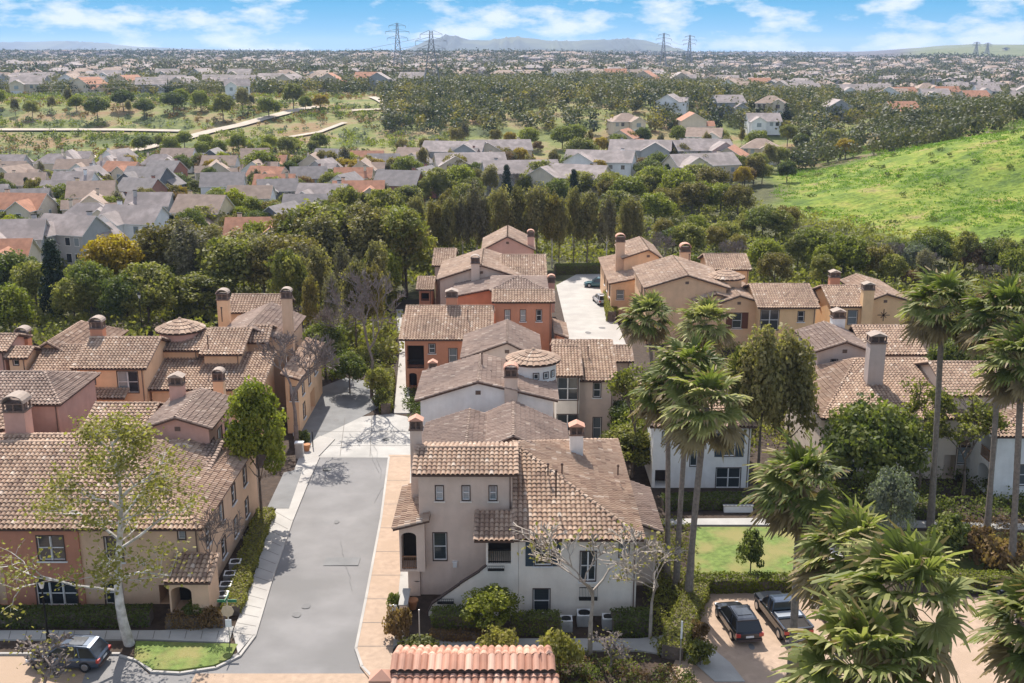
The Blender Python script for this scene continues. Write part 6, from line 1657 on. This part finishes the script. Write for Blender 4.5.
# solar array on the grey house (thing lying on the roof)
# ------------------------------------------------------------------ labels for the repeats
ONES = ['', 'first', 'second', 'third', 'fourth', 'fifth', 'sixth', 'seventh', 'eighth', 'ninth', 'tenth', 'eleventh', 'twelfth', 'thirteenth', 'fourteenth', 'fifteenth', 'sixteenth', 'seventeenth', 'eighteenth', 'nineteenth']
def ordw(n):
    if n < 20: return ONES[n]
    t, o = divmod(n, 10); T_ = {2: 'twenty', 3: 'thirty', 4: 'forty', 5: 'fifty'}[t]
    return (T_[:-1]+'ieth') if o == 0 else T_+'-'+ONES[o]
def kill(o):
    for c in KID.get(o.name, []): kill(c)
    bpy.data.objects.remove(o)
bk = {}
for (o, base, plc, grp) in REG:
    l = o.location; px, py, d = proj((l.x, l.y, l.z+3))
    if px < -25 or px > 1050 or py > 720: kill(o); continue
    if grp: o['group'] = grp
    bk.setdefault((base, plc), []).append((px, o))
for (base, plc), lst in bk.items():
    lst.sort(key=lambda t: t[0]); n = len(lst)
    for i, (px, o) in enumerate(lst):
        o['label'] = f'{base} {plc}' if n == 1 else f'{base} {plc}, leftmost such' if i == 0 else f'{base} {plc}, rightmost such' if i == n-1 else f'{base} {plc}, {ordw(i+1)} from left'
for k, (e, H, used) in PROTO.items():
    if not used: kill(e)
for P in HP+LH+SH:
    if not P[1]: kill(P[0])
# ------------------------------------------------------------------ haze
hz = MB(); hz.box(-6500, 6500, -400, 9300, -3, 142)
m = bpy.data.materials.new('haze air'); m.use_nodes = True; nt = m.node_tree; nt.nodes.clear()
out = nd(nt, 'ShaderNodeOutputMaterial'); v = nd(nt, 'ShaderNodeVolumePrincipled'); v.inputs['Density'].default_value = HAZE; v.inputs['Color'].default_value = (.58, .72, 1, 1); v.inputs['Anisotropy'].default_value = .2
nt.links.new(v.outputs[0], out.inputs['Volume'])
if HAZE > 0: tag(hz.build('haze', m), kind='stuff')
# ------------------------------------------------------------------ light, sky, camera
EL, AZ = R(47), R(-13)
w = bpy.data.worlds.new('World'); scene.world = w; w.use_nodes = True; nt = w.node_tree; L = nt.links
bg = nt.nodes['Background']; sky = nd(nt, 'ShaderNodeTexSky'); sky.sky_type = 'NISHITA'; sky.sun_disc = False; sky.sun_elevation = EL; sky.sun_rotation = AZ; sky.air_density = 1.0; sky.dust_density = .6; sky.ozone_density = 2.0
tc = nd(nt, 'ShaderNodeTexCoord')
hs = nd(nt, 'ShaderNodeHueSaturation'); hs.inputs['Saturation'].default_value = .55; L.new(sky.outputs[0], hs.inputs['Color'])
sx_ = nd(nt, 'ShaderNodeSeparateXYZ'); L.new(tc.outputs['Generated'], sx_.inputs[0])
lowsky = ramp(nt, [(0, (1.3, 2.5, 3.5)), (.015, (.8, 2.3, 3.6)), (.05, (.28, 1.85, 3.4)), (.2, (.6, 1.7, 3.2))]); L.new(sx_.outputs[2], lowsky.inputs['Fac'])
mr_ = nd(nt, 'ShaderNodeMapRange', interpolation_type='SMOOTHSTEP'); mr_.inputs[1].default_value = .07; mr_.inputs[2].default_value = .30; L.new(sx_.outputs[2], mr_.inputs[0])
lsc = nd(nt, 'ShaderNodeVectorMath', operation='SCALE'); lsc.inputs[3].default_value = LOWS; L.new(lowsky.outputs['Color'], lsc.inputs[0])
mp = nd(nt, 'ShaderNodeMapping'); mp.inputs['Scale'].default_value = (16, 16, 46); mp.inputs['Location'].default_value = (3.1, 1.7, 0.6); L.new(tc.outputs['Generated'], mp.inputs['Vector'])
n1 = nd(nt, 'ShaderNodeTexNoise', i_Scale=1.0, i_Detail=10.0, i_Roughness=.58); L.new(mp.outputs[0], n1.inputs['Vector'])
r1 = ramp(nt, [(.47, (0, 0, 0)), (.53, (.45, .45, .45)), (.62, (1, 1, 1))]); L.new(n1.outputs['Fac'], r1.inputs['Fac'])
fc = nd(nt, 'ShaderNodeMath', operation='MULTIPLY'); fc.inputs[1].default_value = .85; L.new(r1.outputs['Color'], fc.inputs[0])
lc = mixc(nt, lsc.outputs[0], tuple(v_*LOWS for v_ in (4.1, 4.3, 4.5)), fc.outputs[0])
cl = mixc(nt, lc, hs.outputs[0], mr_.outputs[0]); L.new(cl, bg.inputs['Color']); bg.inputs['Strength'].default_value = SKYS
sl = bpy.data.lights.new('sun', 'SUN'); sl.energy = SUNS; sl.angle = R(.5); sl.color = (1, .955, .88)
so = bpy.data.objects.new('sun', sl); col.objects.link(so)
S = Vector((math.sin(AZ)*math.cos(EL), math.cos(AZ)*math.cos(EL), math.sin(EL))); so.rotation_euler = (-S).to_track_quat('-Z', 'Y').to_euler(); so.location = (0, 0, 200)
cam = bpy.data.cameras.new('camera'); co_ = bpy.data.objects.new('camera', cam); col.objects.link(co_); co_.location = (0, 0, CH); co_.rotation_euler = (R(90)-PITCH, 0, 0)
cam.sensor_width = 36; cam.lens = F/1024*36; cam.clip_start = .5; cam.clip_end = 30000; scene.camera = co_
vs = scene.view_settings; vs.view_transform = 'Standard'; vs.look = 'None'; vs.exposure = EXPO; vs.gamma = 1
scene.cycles.max_bounces = 6; scene.cycles.volume_bounces = 0; scene.cycles.transparent_max_bounces = 4
